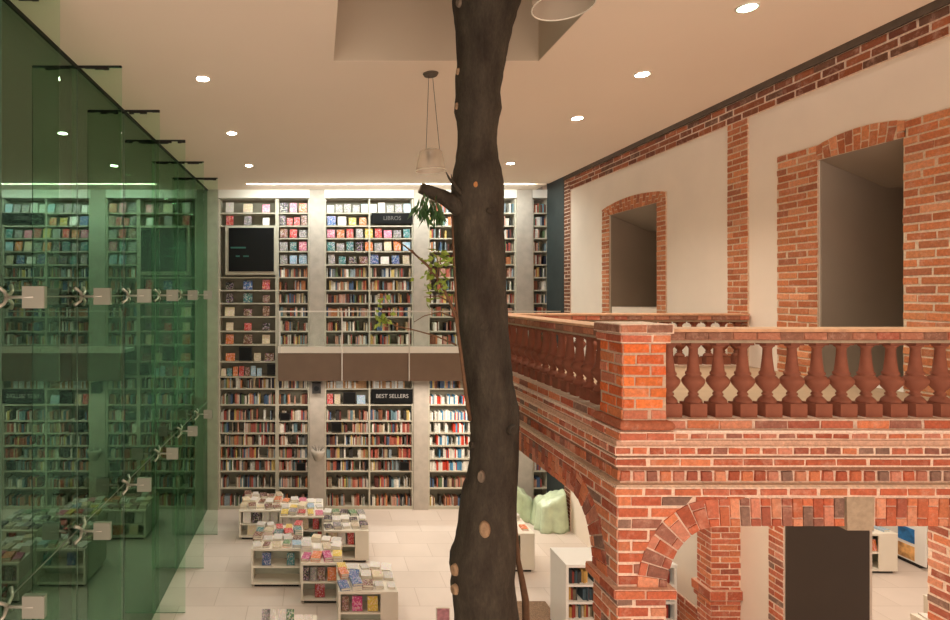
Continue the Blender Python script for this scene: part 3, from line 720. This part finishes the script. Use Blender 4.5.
part('screen_text', bx(X(231), X(246), ZS - .047, ZS - .045, Hh(248.6), Hh(247)).box(X(236), X(240), ZS - .047, ZS - .045, Hh(257), Hh(255.6)).box(X(243.5), X(249), ZS - .047, ZS - .045, Hh(257), Hh(255.6)), M['screentext'], dp)
def tablet(x0, x1, y0, y1, lab, z=ZS - .012):
    t = thing('display_screen', ((X(x0) + X(x1)) / 2, z, Hh(y1)), lab, 'screen', 'small screens in the bookcases')
    part('display', bx(X(x0) + .015, X(x1) - .015, z - .005, z, Hh(y1) + .015, Hh(y0) - .015), M['black'], t)
    part('frame', bx(X(x0), X(x1), z, z + .04, Hh(y1), Hh(y0)), M['dark'], t)
tablet(239, 252, 347, 360.5, 'small black square screen in the left bookcase below the large screen')
tablet(267, 275.5, 364, 375, 'tiny black screen at the right end of a left bookcase shelf')
tablet(343, 355.5, 392, 403.5, 'small black screen left of the lower black sign')
tablet(331.5, 341.5, 422.5, 432, 'small black screen on the double bookcase, two shelves below the sign')
tablet(280, 290, 413, 420, 'small black screen in the narrow bookcase under the walkway')
tablet(296.5, 305.5, 463, 470.5, 'small black screen low in the narrow bookcase')
tablet(400, 409, 462, 470, 'small black screen low at the right of the double bookcase')
def sign(x0, x1, y0, y1, lab, text, sz, tm='text'):
    t = thing('sign', ((X(x0) + X(x1)) / 2, ZS - .02, Hh(y1)), lab, 'sign')
    t = part('panel', bx(X(x0), X(x1), ZS - .03, ZS + .0, Hh(y1), Hh(y0)), M['black'], t)
    put_text(text, ((X(x0) + X(x1)) / 2, ZS - .031, (Hh(y0) + Hh(y1)) / 2), sz, M[tm], t)
sign(371.5, 412.5, 389, 403, 'black sign reading BEST SELLERS below the walkway', 'BEST SELLERS', .128)
sign(371.5, 412.5, 213.2, 223.8, 'black sign with grey lettering near the top of the double bookcase', 'LIBROS', .13, 'textd')
for (x, y0, y1, lab) in ((316.5, 381.5, 392, 'black loudspeaker hung on the concrete strip under the walkway'),):
    t = thing('loudspeaker', (X(x), ZS - .1, Hh(y1)), lab, 'loudspeaker')
    part('cabinet', bx(X(x) - .1, X(x) + .1, ZS - .2, ZS - .03, Hh(y1), Hh(y0)), M['dark'], t); m = MB(); m.tube([(X(x), ZS - .2, Hh(387) + EYE), (X(x), ZS - .215, Hh(387) + EYE)], .06, 16); part('cone', m, M['black'], t)
t = thing('planter', (X(318), ZS - .1, Hh(458)), 'small grey basket mounted on the concrete strip between bookcases', 'basket')
m = MB(); m.lathe([(.08, Hh(458)), (.14, Hh(452)), (.16, Hh(448))], X(318), ZS - .18, 12); part('bowl', m, M['concrete'], t)
m = MB()
for k in range(9):
    a = k * .7; m.tube([(X(318) + .05 * math.cos(a), ZS - .18 + .05 * math.sin(a), Hh(449) + EYE), (X(318) + .15 * math.cos(a), ZS - .18 + .1 * math.sin(a), Hh(444) + EYE)], [.012, .004], 5)
part('sprigs', m, mat('grey_sprigs', (130, 126, 118), .8), t)

# ---- walkway in front of the upper shelves
WZ = 12.0
wx0 = (278 - VX) * WZ / F; wh = lambda y: -(y - VY) * WZ / F
wk = thing('walkway', (2, WZ, wh(381)), 'brown mezzanine walkway with white edge crossing the book wall', 'walkway')
part('deck', bx(wx0, XR - .04, WZ + .03, ZS - .035, wh(353.5), wh(350)), M['edge'], wk)
part('edge_trim', bx(wx0, XR - .04, WZ - .02, WZ + .03, wh(353), wh(346.5)), M['edge'], wk)
for a, b in ((278, 341.6), (342.6, 408.6), (409.6, 512)):
    part('fascia_panel', bx((a - VX) * WZ / F, (b - VX) * WZ / F, WZ, WZ + .04, wh(381), wh(353.2)), M['fascia'], wk)
part('underside', bx(wx0, XR - .04, WZ + .04, ZS - .035, wh(356.5), wh(353.5)), M['dark'], wk)
for px in (280, 342, 409, 475): part('rail_post', bx((px - VX) * WZ / F - .012, (px - VX) * WZ / F + .012, WZ - .035, WZ - .02, wh(381 if px > 300 else 353), wh(311)), M['steel'], wk)
gg = part('glass_guard', bx(wx0, XR - .05, WZ - .012, WZ - .002, wh(346), wh(311.5)), M['railglass'], wk)
part('handrail', bx(wx0, XR - .05, WZ - .03, WZ + .01, wh(312), wh(310.8)), M['steel'], gg)

# ================================================================= DISPLAY TABLES
TT = []
def table(x0, x1, zf, depth, ht, lab, shelves=1, blank=0., name='display_table'):
    """white book table with open shelves facing the viewer; zf = distance of its front"""
    t = thing(name, ((x0 + x1) / 2, zf + depth / 2, FL), lab, 'display table', 'display tables on the hall floor'); h1 = FL + ht; th = .035
    part('top', bx(x0, x1, zf, zf + depth, h1 - th, h1), M['table'], t)
    part('side_panel', bx(x0, x0 + th, zf + .005, zf + depth - .005, FL + .05, h1 - th), M['table'], t); part('side_panel', bx(x1 - th, x1, zf + .005, zf + depth - .005, FL + .05, h1 - th), M['table'], t)
    part('back_panel', bx(x0 + th, x1 - th, zf + .30, zf + .32, FL + .05, h1 - th), M['inner'], t)
    part('bottom_shelf', bx(x0 + th, x1 - th, zf + .005, zf + .3, FL + .05, FL + .085), M['table'], t)
    for s in range(shelves):
        hs = FL + .085 + (ht - .085 - th) * (s + 1) / (shelves + 1); part('shelf', bx(x0 + th, x1 - th, zf + .005, zf + .3, hs - .025, hs), M['table'], t)
    part('plinth', bx(x0 + .05, x1 - .05, zf + .04, zf + depth - .04, FL, FL + .05), M['dark'], t)
    if blank: part('end_panel', bx(x1 - th - blank, x1 - th, zf, zf + .02, FL + .05, h1 - th), M['table'], t)
    return dict(x0=x0, x1=x1, z0=zf, z1=zf + depth, h=h1, th=th, ht=ht, blank=blank)
def pile_books(T, nx, ny, place, words, maxh=3, skip=0):
    cw = (T['x1'] - T['x0']) / nx; cd = (T['z1'] - T['z0']) / ny; rowname = {1: [''], 2: ['front row', 'back row'], 3: ['front row', 'middle row', 'back row'], 4: ['front row', 'second row', 'third row', 'back row']}[ny]
    for j in range(ny):
        for i in range(nx):
            if R.random() < skip: continue
            n = R.choice([1, 1, 2, 2, 3][:2 + maxh]); h = T['h'] + .001; bw = min(cw * .9, R.uniform(.11, .18)); bl = min(cd * .9, R.uniform(.15, .25)); rot = R.uniform(-.25, .25)
            cx = T['x0'] + cw * (i + .5); cy = T['z0'] + cd * (j + .5); wd = R.choice(words)
            for s in range(n):
                if R.random() < .4: wd = R.choice(words)
                thk = R.uniform(.02, .045); lv = 'top' if s == n - 1 else ('bottom' if s == 0 else 'middle')
                txt = ('lone book' if n == 1 else lv + ' book of pile'); rr = (' ' + rowname[j]) if rowname[j] else ''
                book((cx + R.uniform(-.004, .004), cy, h), (bw, bl, thk), rot + R.uniform(-.04, .04), wd, '%s %s, %s from left%s, %s' % (wd, txt, ordn(i), (',' + rr) if rr else '', place), 'books lying on the display tables')
                h += thk + .001
def cubby(T, items, shelf, place):
    """items: (centre fraction, width, word, count)"""
    base = FL + .086 if shelf == 0 else FL + .085 + (T['ht'] - .085 - T['th']) / 2 + .001
    for k, (f, w, wd) in enumerate(items):
        cx = T['x0'] + (T['x1'] - T['x0']) * f; bl = .2
        book((cx, T['z0'] + .075, base + bl / 2 + .002), (w, bl, .03), 0, wd, '%s book upright, %s from left, %s shelf of %s' % (wd, ordn(k), 'lower' if shelf == 0 else 'upper', place), 'books on the shelves of the display tables', tilt=math.radians(80))
LT = ['white', 'cream', 'white', 'white', 'orange', 'pale blue', 'grey', 'white', 'red', 'cream', 'yellow', 'brown', 'pink', 'white']
ht = .60
T1 = table(-1.58, -.74, 11.15, .95, ht, 'pale display table at the back left, nearest the book wall'); pile_books(T1, 5, 3, 'back left table', ['cream', 'cream', 'brown', 'white', 'orange'], 2)
cubby(T1, [(.18, .16, 'white'), (.42, .16, 'black'), (.64, .15, 'white'), (.84, .15, 'white')], 1, 'back left table'); cubby(T1, [(.3, .17, 'cream'), (.68, .2, 'orange')], 0, 'back left table')
T2 = table(-.73, .13, 10.85, .95, ht, 'pale display table in the middle of the back trio'); pile_books(T2, 5, 3, 'back middle table', LT, 2)
cubby(T2, [(.15, .16, 'white'), (.35, .16, 'white'), (.56, .16, 'cream'), (.82, .12, 'red')], 1, 'back middle table'); cubby(T2, [(.76, .12, 'teal'), (.92, .1, 'red')], 0, 'back middle table')
T3 = table(.13, .96, 10.2, .95, ht, 'pale display table at the right of the back trio', blank=.22); pile_books(T3, 5, 3, 'back right table', ['white', 'white', 'grey', 'black', 'green', 'cream'], 2)
cubby(T3, [(.2, .17, 'cream'), (.4, .14, 'white'), (.6, .12, 'red')], 1, 'back right table')
T4 = table(-1.12, -.26, 9.35, .95, .66, 'pale display table at the left of the front trio'); pile_books(T4, 5, 4, 'front left table', LT + ['teal', 'green', 'blue', 'red'], 3)
cubby(T4, [(.3, .15, 'blue'), (.78, .13, 'teal')], 1, 'front left table')
T5 = table(-.26, .42, 8.85, .95, .66, 'pale display table in the middle of the front trio'); pile_books(T5, 4, 3, 'front middle table', LT + ['magenta', 'brown'], 3)
cubby(T5, [(.12, .1, 'black'), (.3, .1, 'grey'), (.48, .12, 'brown'), (.75, .16, 'orange')], 1, 'front middle table'); cubby(T5, [(.45, .16, 'red')], 0, 'front middle table')
T6 = table(.31, 1.18, 8.0, .84, .66, 'pale display table at the right of the front trio', blank=.22); pile_books(T6, 5, 3, 'front right table', ['white', 'white', 'cream', 'white', 'brown', 'yellow', 'blue', 'orange'], 3)
cubby(T6, [(.12, .1, 'brown'), (.32, .15, 'magenta'), (.58, .15, 'yellow')], 1, 'front right table')
T7 = table(-.72, .0, 6.62, .9, ht, 'pale display table at the bottom edge of the view, nearest')
for k, (f, wd) in enumerate([(.06, 'grey'), (.16, 'white'), (.36, 'white'), (.5, 'green'), (.66, 'white'), (.84, 'white')]):
    book((T7['x0'] + .72 * f, 7.3, T7['h'] + .10), (.11 if k < 4 else .12, .2 if k < 4 else .13, .02), 0, wd, '%s book standing upright, %s from left on the nearest table' % (wd, ordn(k)), 'books standing on the nearest table', tilt=math.radians(68)).location.z += 0 if k < 4 else -.035
T8 = table(3.0, 3.9, 9.85, .9, .70, 'white display table to the right of the tree trunk', blank=.22); pile_books(T8, 4, 2, 'table right of the tree', ['red', 'orange', 'white', 'cream'], 2)
cubby(T8, [(.25, .15, 'green'), (.6, .16, 'yellow')], 1, 'table right of the tree'); cubby(T8, [(.55, .16, 'red')], 0, 'table right of the tree')
# tables of the side room
T9 = table(9.3, 10.35, 9.8, .7, .72, 'white display table in the side room, left one behind the dark panel', blank=.3); pile_books(T9, 4, 2, 'left side-room table', ['pale blue', 'green', 'blue'], 2)
cubby(T9, [(.35, .18, 'grey'), (.6, .17, 'orange')], 1, 'left side-room table')
t = thing('display_unit', (11.4, 10.3, FL), 'white display unit with posters on its left side in the side room', 'display unit')
part('body', bx(10.95, 11.9, 10.1, 10.75, FL + .08, FL + .8), M['whitebox'], t); part('plinth', bx(10.97, 11.88, 10.0, 10.7, FL, FL + .08), M['dark'], t)
part('side_frame', bx(10.92, 10.95, 9.87, 10.75, FL + .08, FL + .8), M['whitebox'], t); part('shelf', bx(10.95, 11.9, 9.87, 10.1, FL + .42, FL + .45), M['whitebox'], t); part('top', bx(10.92, 11.9, 9.87, 10.75, FL + .8, FL + .83), M['whitebox'], t)
part('poster', bx(10.91, 10.92, 10.05, 10.33, FL + .42, FL + .68), mat('blue_poster', (40, 110, 170), .5, .5, 9.), t); part('poster', bx(10.91, 10.92, 10.05, 10.33, FL + .11, FL + .36), mat('orange_poster', (224, 160, 100), .5, .6, 9.), t)
for k, (xx, wd) in enumerate([(11.12, 'yellow'), (11.34, 'green'), (11.6, 'red')]):
    book((xx, 9.98, FL + .45 + .105), (.16, .2, .03), 0, wd, '%s book upright, %s from left on the side-room display unit' % (wd, ordn(k)), 'books on the side-room unit', tilt=math.radians(80))
for k, (xx, wd) in enumerate([(11.1, 'red'), (11.32, 'orange'), (11.55, 'red')]): book((xx, 10.2, FL + .831), (.2, .24, .04), 0, wd, '%s book lying %s from left on top of the side-room display unit' % (wd, ordn(k)), 'books on the side-room unit')
T10 = table(8.16, 9.0, 6.95, .62, .60, 'low white display table at the right edge of the side room'); pile_books(T10, 3, 2, 'low side-room table', ['white', 'pink', 'white'], 1)
T11 = table(8.86, 9.5, 7.64, .4, .60, 'small white display table behind the low side-room table'); pile_books(T11, 3, 1, 'small side-room table', ['white', 'cream'], 1)

# free-standing white bookcase under the side arch
t = thing('low_bookcase', (4.38, 8.2, FL), 'white free-standing bookcase seen through the side arch', 'bookcase'); hb = FL + 1.1
part('top', bx(3.58, 5.18, 7.9, 8.45, hb - .04, hb), M['whitebox'], t); part('side_panel', bx(3.58, 3.62, 7.91, 8.44, FL, hb - .04), M['whitebox'], t); part('side_panel', bx(5.14, 5.18, 7.91, 8.44, FL, hb - .04), M['whitebox'], t)
part('back_panel', bx(3.62, 5.14, 8.2, 8.23, FL, hb - .04), M['shelfback'], t)
for h in (.06, .31, .56, .81): part('shelf', bx(3.62, 5.14, 7.91, 8.2, FL + h - .03, FL + h), M['whitebox'], t)
sp2 = MB(); keep = spines; spines = sp2
for h in (.06, .31, .56, .81): spine_row(3.64, 5.12, FL + h, .22, zf=7.94, pal=[lin(c) for c in [(60, 60, 62), (70, 90, 100), (120, 110, 90), (190, 180, 160), (150, 60, 50), (200, 160, 90)]])
o = sp2.build('books', M['spine']); tag(o, 'books packed spine-out in the white free-standing bookcase', 'books'); o['kind'] = 'stuff'; spines = keep

# info stand left of the tree at the lower edge
t = thing('book_stand', (1.6, 7.0, FL), 'small stand holding a pink cover left of the trunk base', 'stand')
m = MB(); m.box(1.59, 1.61, 6.99, 7.01, FL + .02, -4.2); m.box(1.5, 1.7, 6.9, 7.1, FL, FL + .02); part('post', m, M['steel'], t)
part('holder', bx(1.52, 1.69, 7.0, 7.02, -4.25, -4.0), M['table'], t); part('cover', bx(1.53, 1.68, 6.992, 7.0, -4.24, -4.01), mat('pink_cover', (196, 140, 150), .5, .4, 12.), t)

# plastic-covered furniture at the back
def draped(cx, cy, w, d, h, seed, lab, slope):
    m = MB(); n = 40; rg = []
    for a in range(15):
        f = a / 14.0; r = []
        for k in range(n):
            t_ = 2 * math.pi * k / n; c, s = math.cos(t_), math.sin(t_)
            sq = 1 / max(abs(c), abs(s)) * .62 + .38
            if f < .72: rr = 1.06 - .14 * f / .72; hh = h * (f / .72) * .92
            else: g = (f - .72) / .28; rr = .92 * math.cos(g * 1.5); hh = h * (.92 + .08 * g)
            fold = .11 * math.sin(7 * t_ + seed) * (1 - f) + .04 * math.sin(13 * t_ + seed * 2) * (1 - f * .8)
            x = cx + w / 2 * c * sq * rr * (1 + fold); y = cy + d / 2 * s * sq * rr * (1 + fold)
            hh *= 1 - slope * (x - (cx - w / 2)) / w
            hh += .09 * mnoise.noise(Vector((x * 7, y * 7, seed))) * (1 if f > .1 else 0)
            r.append((x, y, max(FL, FL + hh) + EYE + .002))
        rg.append(r)
    m.grid(rg, caps=True); o = m.build('covered_furniture', M['plastic'], origin=(cx, cy, 0)); tag(o, lab, 'covered furniture', 'furniture under green plastic')
draped(4.42, 12.3, .75, .6, 1.0, 1.3, 'tall furniture wrapped in pale green plastic, left one by the back wall', .55)
draped(4.96, 11.7, .62, .5, .58, 4.1, 'low furniture under pale green plastic, right one by the slate strip', -.5)

# ================================================================= TREE
TZ = 4.6; PXM = F / TZ
prof = [(-70, 462, 540), (-30, 456, 529), (0, 453, 520.5), (18, 455, 515), (31.6, 456.4, 511), (50, 457, 507), (63, 457.6, 504.7), (76, 455.5, 502), (94.7, 456, 499), (104, 455, 500), (110.5, 454.5, 500.6), (120, 457, 498), (131, 458, 496.5), (142, 458, 496),
        (158, 456, 497.5), (173.7, 453, 501), (185, 451.5, 502.6), (195, 451.6, 502.6), (210, 453, 502.6), (224.5, 453.5, 502.6), (257, 455.5, 504), (289, 457.5, 505), (321, 459, 507), (353.5, 461.5, 509.5), (380, 465, 512), (395, 468, 515),
        (408, 470, 518), (420, 471, 518.3), (434, 471, 517.8), (446, 470.5, 517.8), (460, 470, 517.5), (476, 467.5, 516.5), (489, 463, 515.5), (505, 460.5, 515), (520, 458.7, 515), (540, 456, 514.5), (556, 450.5, 514), (566, 449.5, 513.5), (576, 452, 513), (586, 450.5, 514),
        (598, 453, 515.5), (620, 455, 518), (680, 452, 526), (760, 446, 534), (830, 438, 544), (870, 425, 556), (892, 410, 572)]
tree = thing('tree', ((487 - VX) / PXM, TZ, FL), 'dark smooth tree trunk rising through the hall into the ceiling opening', 'tree')
m = MB(); rg = []; n = 40
def interp(y):
    for (a, b) in zip(prof, prof[1:]):
        if a[0] <= y <= b[0]:
            f = (y - a[0]) / (b[0] - a[0]); f = f * f * (3 - 2 * f) if b[0] - a[0] > 6 else f
            return a[1] + (b[1] - a[1]) * f, a[2] + (b[2] - a[2]) * f
    return prof[-1][1:]
ys = [-70 + k * 5.0 for k in range(int((892 + 70) / 5) + 1)]
for y in reversed(ys):
    l, r = interp(y); cx = ((l + r) / 2 - VX) / PXM; rad = (r - l) / 2 / PXM; h = -(y - VY) / PXM + EYE; ring_ = []
    for k in range(n):
        t_ = 2 * math.pi * k / n; c, s = math.cos(t_), math.sin(t_)
        q = rad * (1 + .07 * mnoise.noise(Vector((c * 1.6, s * 1.6, h * 1.3))) * abs(s) + .02 * mnoise.noise(Vector((c * 5, s * 5, h * 4))))
        ring_.append((cx + q * c, TZ + q * s * .95, max(h, 0.0)))
    rg.append(ring_)
m.grid(rg); trunk = part('trunk', m, M['bark'], tree)
def knot(px, py, w, hgt, mt, side=0.0, out=.02, name='knot'):
    l, r = interp(py); cxp = (l + r) / 2; rad = (r - l) / 2 / PXM; ux = max(-.97, min(.97, (px - cxp) / ((r - l) / 2)))
    a = math.asin(ux); nx, ny = math.sin(a), -math.cos(a); c = Vector(((cxp - VX) / PXM + rad * nx * .985, TZ + rad * .95 * ny * .985, -(py - VY) / PXM + EYE))
    tx = Vector((math.cos(a), math.sin(a), 0)); nn = Vector((nx, ny, 0)); m = MB(); rings = []
    for f, o_ in ((1.35, -.012), (1.15, out * .5), (.95, out), (.7, out * .8), (.2, out * .7)):
        rings.append([c + tx * (w / 2 * f * math.cos(t_)) + Vector((0, 0, hgt / 2 * f * math.sin(t_))) + nn * o_ for t_ in [2 * math.pi * k / 16 for k in range(16)]])
    m.grid(rings); o = part(name, m, mt, tree); return o
knot(477, 519, .07, .11, M['cut']); knot(476, 471, .045, .08, M['cutg'], out=.025); knot(469, 189, .028, .04, M['cuto'], out=.012); knot(469, 443, .05, .05, M['bark'], out=.03)
knot(505, 425, .09, .07, M['bark'], out=.03); knot(484, 214, .07, .05, M['bark'], out=.02); knot(456.5, 74, .03, .05, M['cut'], out=.015); knot(455, 108, .03, .05, M['cut'], out=.015)
knot(452, 564, .06, .08, M['cut'], out=.03); knot(452.5, 584, .06, .07, M['cut'], out=.03); knot(456, 8, .05, .07, M['cutg'], out=.02); knot(478, 325, .07, .07, M['bark'], out=.02)
m = MB()
st = [at(474, 218, TZ - .05), at(460, 208, TZ - .05), at(450, 201, TZ - .06), at(440, 195.5, TZ - .07), at(428, 191, TZ - .08), at(420.5, 188, TZ - .08)]
m.tube(st, [.085, .078, .066, .056, .05, .044], 16); br = part('branch_stub', m, M['bark'], tree)
m = MB(); m.tube([at(421.2, 188.3, TZ - .08), at(420, 187.8, TZ - .08)], [.043, .04], 16); part('cut_end', m, M['cutg'], br)
m = MB(); m.tube([at(462, 195, TZ - .12), at(455, 186, TZ - .15), at(449, 178, TZ - .15), at(446, 172, TZ - .15)], [.02, .014, .009, .004], 8); m.tube([at(453, 184, TZ - .15), at(451, 174, TZ - .15)], [.008, .003], 6); part('twig', m, M['bark'], br)
# hanging thin branches with leaves
def leafset(pts, n, spread, size, rnd, down=0.):
    m = MB()
    for k in range(n):
        c = R.choice(pts) + Vector((R.gauss(0, spread), R.gauss(0, spread), R.gauss(0, spread)))
        d = Vector((R.uniform(-1, 1), R.uniform(-1, 1), R.uniform(-1, .6) - down)).normalized(); sd = d.cross(Vector((R.uniform(-1, 1), R.uniform(-1, 1), R.uniform(-1, 1)))).normalized(); nn = d.cross(sd)
        L = size * R.uniform(.7, 1.3); w = L * rnd
        m.face([c, c + d * L * .4 + sd * w + nn * w * .3, c + d * L, c + d * L * .4 - sd * w + nn * w * .3])
    return m
vn = thing('branch_with_leaves', (at(458, 345, TZ - .3).x, TZ - .2, at(458, 345, TZ).z - EYE), 'thin bare branch with yellow-green leaves curving left of the trunk', 'branch')
m = MB()
main = [at(470, 420, 4.4), at(466, 395, 4.32), at(463, 370, 4.3), at(459, 340, 4.3), at(456, 318, 4.3), at(450, 302, 4.28), at(444, 290, 4.26), at(437, 277, 4.24), at(428, 266, 4.22), at(418, 257, 4.2), at(405, 246, 4.2), at(394, 239, 4.2)]
m.tube(main, [.016, .015, .014, .013, .012, .012, .011, .01, .01, .008, .006, .003], 8)
m.tube([at(459, 345, 4.31), at(456, 300, 4.33), at(454, 260, 4.35), at(452, 215, 4.38)], [.012, .01, .009, .007], 7)
m.tube([at(450, 302, 4.28), at(438, 296, 4.2), at(424, 297, 4.15)], [.006, .005, .002], 6); m.tube([at(456, 318, 4.3), at(440, 312, 4.2), at(424, 316, 4.1), at(414, 322, 4.1)], [.006, .005, .004, .002], 6)
m.tube([at(418, 257, 4.2), at(412, 250, 4.15), at(404, 252, 4.1)], [.005, .004, .002], 6); m.tube([at(437, 277, 4.24), at(438, 262, 4.2), at(434, 250, 4.2)], [.006, .004, .002], 6)
part('stem', m, M['vine'], vn)
m = leafset([at(432, 262, 4.2), at(438, 268, 4.2), at(441, 276, 4.22), at(436, 282, 4.22), at(428, 270, 4.2), at(444, 290, 4.2), at(446, 262, 4.25), at(430, 292, 4.2)], 80, .045, .062, .26); part('leaves', m, M['leaf'], vn)
hg = thing('hanging_fern', (at(425, 196, 4.5).x, 4.48, at(425, 196, 4.5).z - EYE), 'dark green leaves hanging from the sawn branch stub', 'plant')
m = leafset([at(420, 203, 4.5), at(424, 206, 4.48), at(422, 212, 4.5), at(428, 201, 4.48), at(436, 207, 4.48), at(439, 213, 4.48)], 70, .03, .12, .13, 1.6); part('leaves', m, M['leafd'], hg)
m = MB(); m.tube([at(424, 192, 4.5), at(423, 202, 4.48), at(421, 214, 4.48)], [.006, .004, .002], 6); m.tube([at(434, 195, 4.5), at(437, 206, 4.48), at(440, 216, 4.48)], [.006, .004, .002], 6); part('stem', m, M['vine'], hg)
tw = thing('leafy_twig', (at(382, 320, 4.2).x, 4.2, at(382, 320, 4.2).z - EYE), 'thin twig with two small tufts of green leaves before the walkway rail', 'twig')
m = MB(); m.tube([at(456, 345, 4.3), at(436, 336, 4.22), at(414, 330, 4.2), at(396, 326, 4.2), at(384, 318, 4.2), at(380, 306, 4.2), at(379, 296, 4.2)], [.008, .006, .005, .005, .004, .003, .002], 6); part('stem', m, M['vine'], tw)
part('leaves', leafset([at(381, 299, 4.2), at(382, 317, 4.2), at(384, 320, 4.2), at(379, 318, 4.2)], 34, .022, .06, .3), M['leaf'], tw)
m = MB(); m.tube([at(514, 505, 4.62), at(516, 535, 4.68), at(518, 560, 4.7), at(522, 580, 4.72), at(525.5, 600, 4.75), at(526, 620, 4.75), at(527, 700, 4.75), at(530, 800, 4.75), at(533, 872, 4.75)], [.012, .018, .022, .026, .03, .032, .034, .038, .045], 10)
o = m.build('climbing_root', M['vine'])
tag(o, 'thin brown root running down beside the right of the trunk', 'root')
g = MB(); g.box(.7, 3.7, 4.25, 7.95, FL, FL + .012); g.box(2.4, 3.7, 7.95, 8.92, FL, FL + .012); o = g.build('gravel_bed', M['gravel']); tag(o, 'brown gravel bed in the floor around the tree foot', 'gravel bed'); o['kind'] = 'stuff'

# ================================================================= LAMPS
def downlight(x, z, lab, e=95, mt='lens', col=(1, .87, .73)):
    t = thing('ceiling_light', (x, z, H), lab, 'ceiling light', 'recessed ceiling lights')
    m = MB(); n = 24; rg = [[(x + r * math.cos(2 * math.pi * k / n), z + r * math.sin(2 * math.pi * k / n), h + EYE) for k in range(n)] for r, h in ((.085, H - .001), (.085, H - .012), (.067, H - .014), (.067, H - .001))]
    m.grid(rg, caps=False); tr = part('trim_ring', m, M['trim'], t)
    m = MB(); m.lathe([(.066, H - .016), (.066, H - .004)], x, z, 20); part('lens', m, M[mt], tr)
    l = light('spot', 'SPOT', (x, z, H - .03), e, col, (0, 0, 0), .05, spot=math.radians(110), blend=.8); l.parent = t; l.location = (0, 0, -.03)
downlight(-1.27, 6.12, 'bright recessed ceiling light, nearest of the left row'); downlight(-1.27, 8.2, 'recessed ceiling light, second of the left row'); downlight(-1.27, 10.28, 'recessed ceiling light, farthest of the left row')
downlight(3.55, 6.0, 'bright recessed ceiling light above the balcony, second of right row', 120); downlight(3.55, 7.5, 'recessed ceiling light, third of right row', 105); downlight(3.55, 10.1, 'recessed ceiling light just right of the trunk, farthest of right row')
downlight(3.6, 4.6, 'greenish recessed ceiling light at the top edge, nearest of right row', 105, 'lensg', (.85, 1, .9))
def pendant(x, z, ytop, ybot, r0, r1, lab):
    ht_ = -(ytop - VY) * z / F; hb_ = -(ybot - VY) * z / F
    t = thing('pendant_lamp', (x, z, hb_), lab, 'pendant lamp', 'pendant lamps')
    top = H if not (hx0 < x < hx1 and hz0 < z < hz1) else HT
    m = MB(); n = 32
    rg = [[(x + r * math.cos(2 * math.pi * k / n), z + r * math.sin(2 * math.pi * k / n), h + EYE) for k in range(n)] for r, h in ((r1, hb_), (r1 * .985, hb_ + .01), (r0, ht_), (r0 * .9, ht_ + .012), (.06, ht_ + .015))]
    m.grid(rg, caps=False); ls = part('lamp_shade', m, M['shade'], t)
    m = MB(); m.tube([(x + r1 * math.cos(2 * math.pi * k / 32), z + r1 * math.sin(2 * math.pi * k / 32), hb_ + EYE) for k in range(33)], .004, 6); part('rim', m, M['trim'], ls)
    m = MB(); m.lathe([(.05, ht_ - .05), (.06, ht_ + .02), (.03, ht_ + .04)], x, z, 16); m.lathe([(.03, ht_ - .12), (.03, ht_ - .05)], x, z, 12); part('socket', m, M['steel'], t)
    m = MB(); m.lathe([(.07, top - .025), (.085, top - .001)], x, z, 20); part('ceiling_rose', m, M['cord'], t)
    m = MB(); m.tube([(x - .05, z, ht_ + .02 + EYE), (x - .02, z, top - .02 + EYE)], .003, 5); m.tube([(x + .1, z, ht_ + .0 + EYE), (x + .02, z, top - .02 + EYE)], .003, 5); part('cable', m, M['cord'], t)
pendant(1.24, 6.0, 152, 171, .12, .165, 'small translucent pendant lamp hanging left of the trunk')
pendant(1.50, 3.35, -38, 6, .17, .18, 'large translucent pendant lamp at the top edge right of the trunk')
print('BOOKS', NB[0])
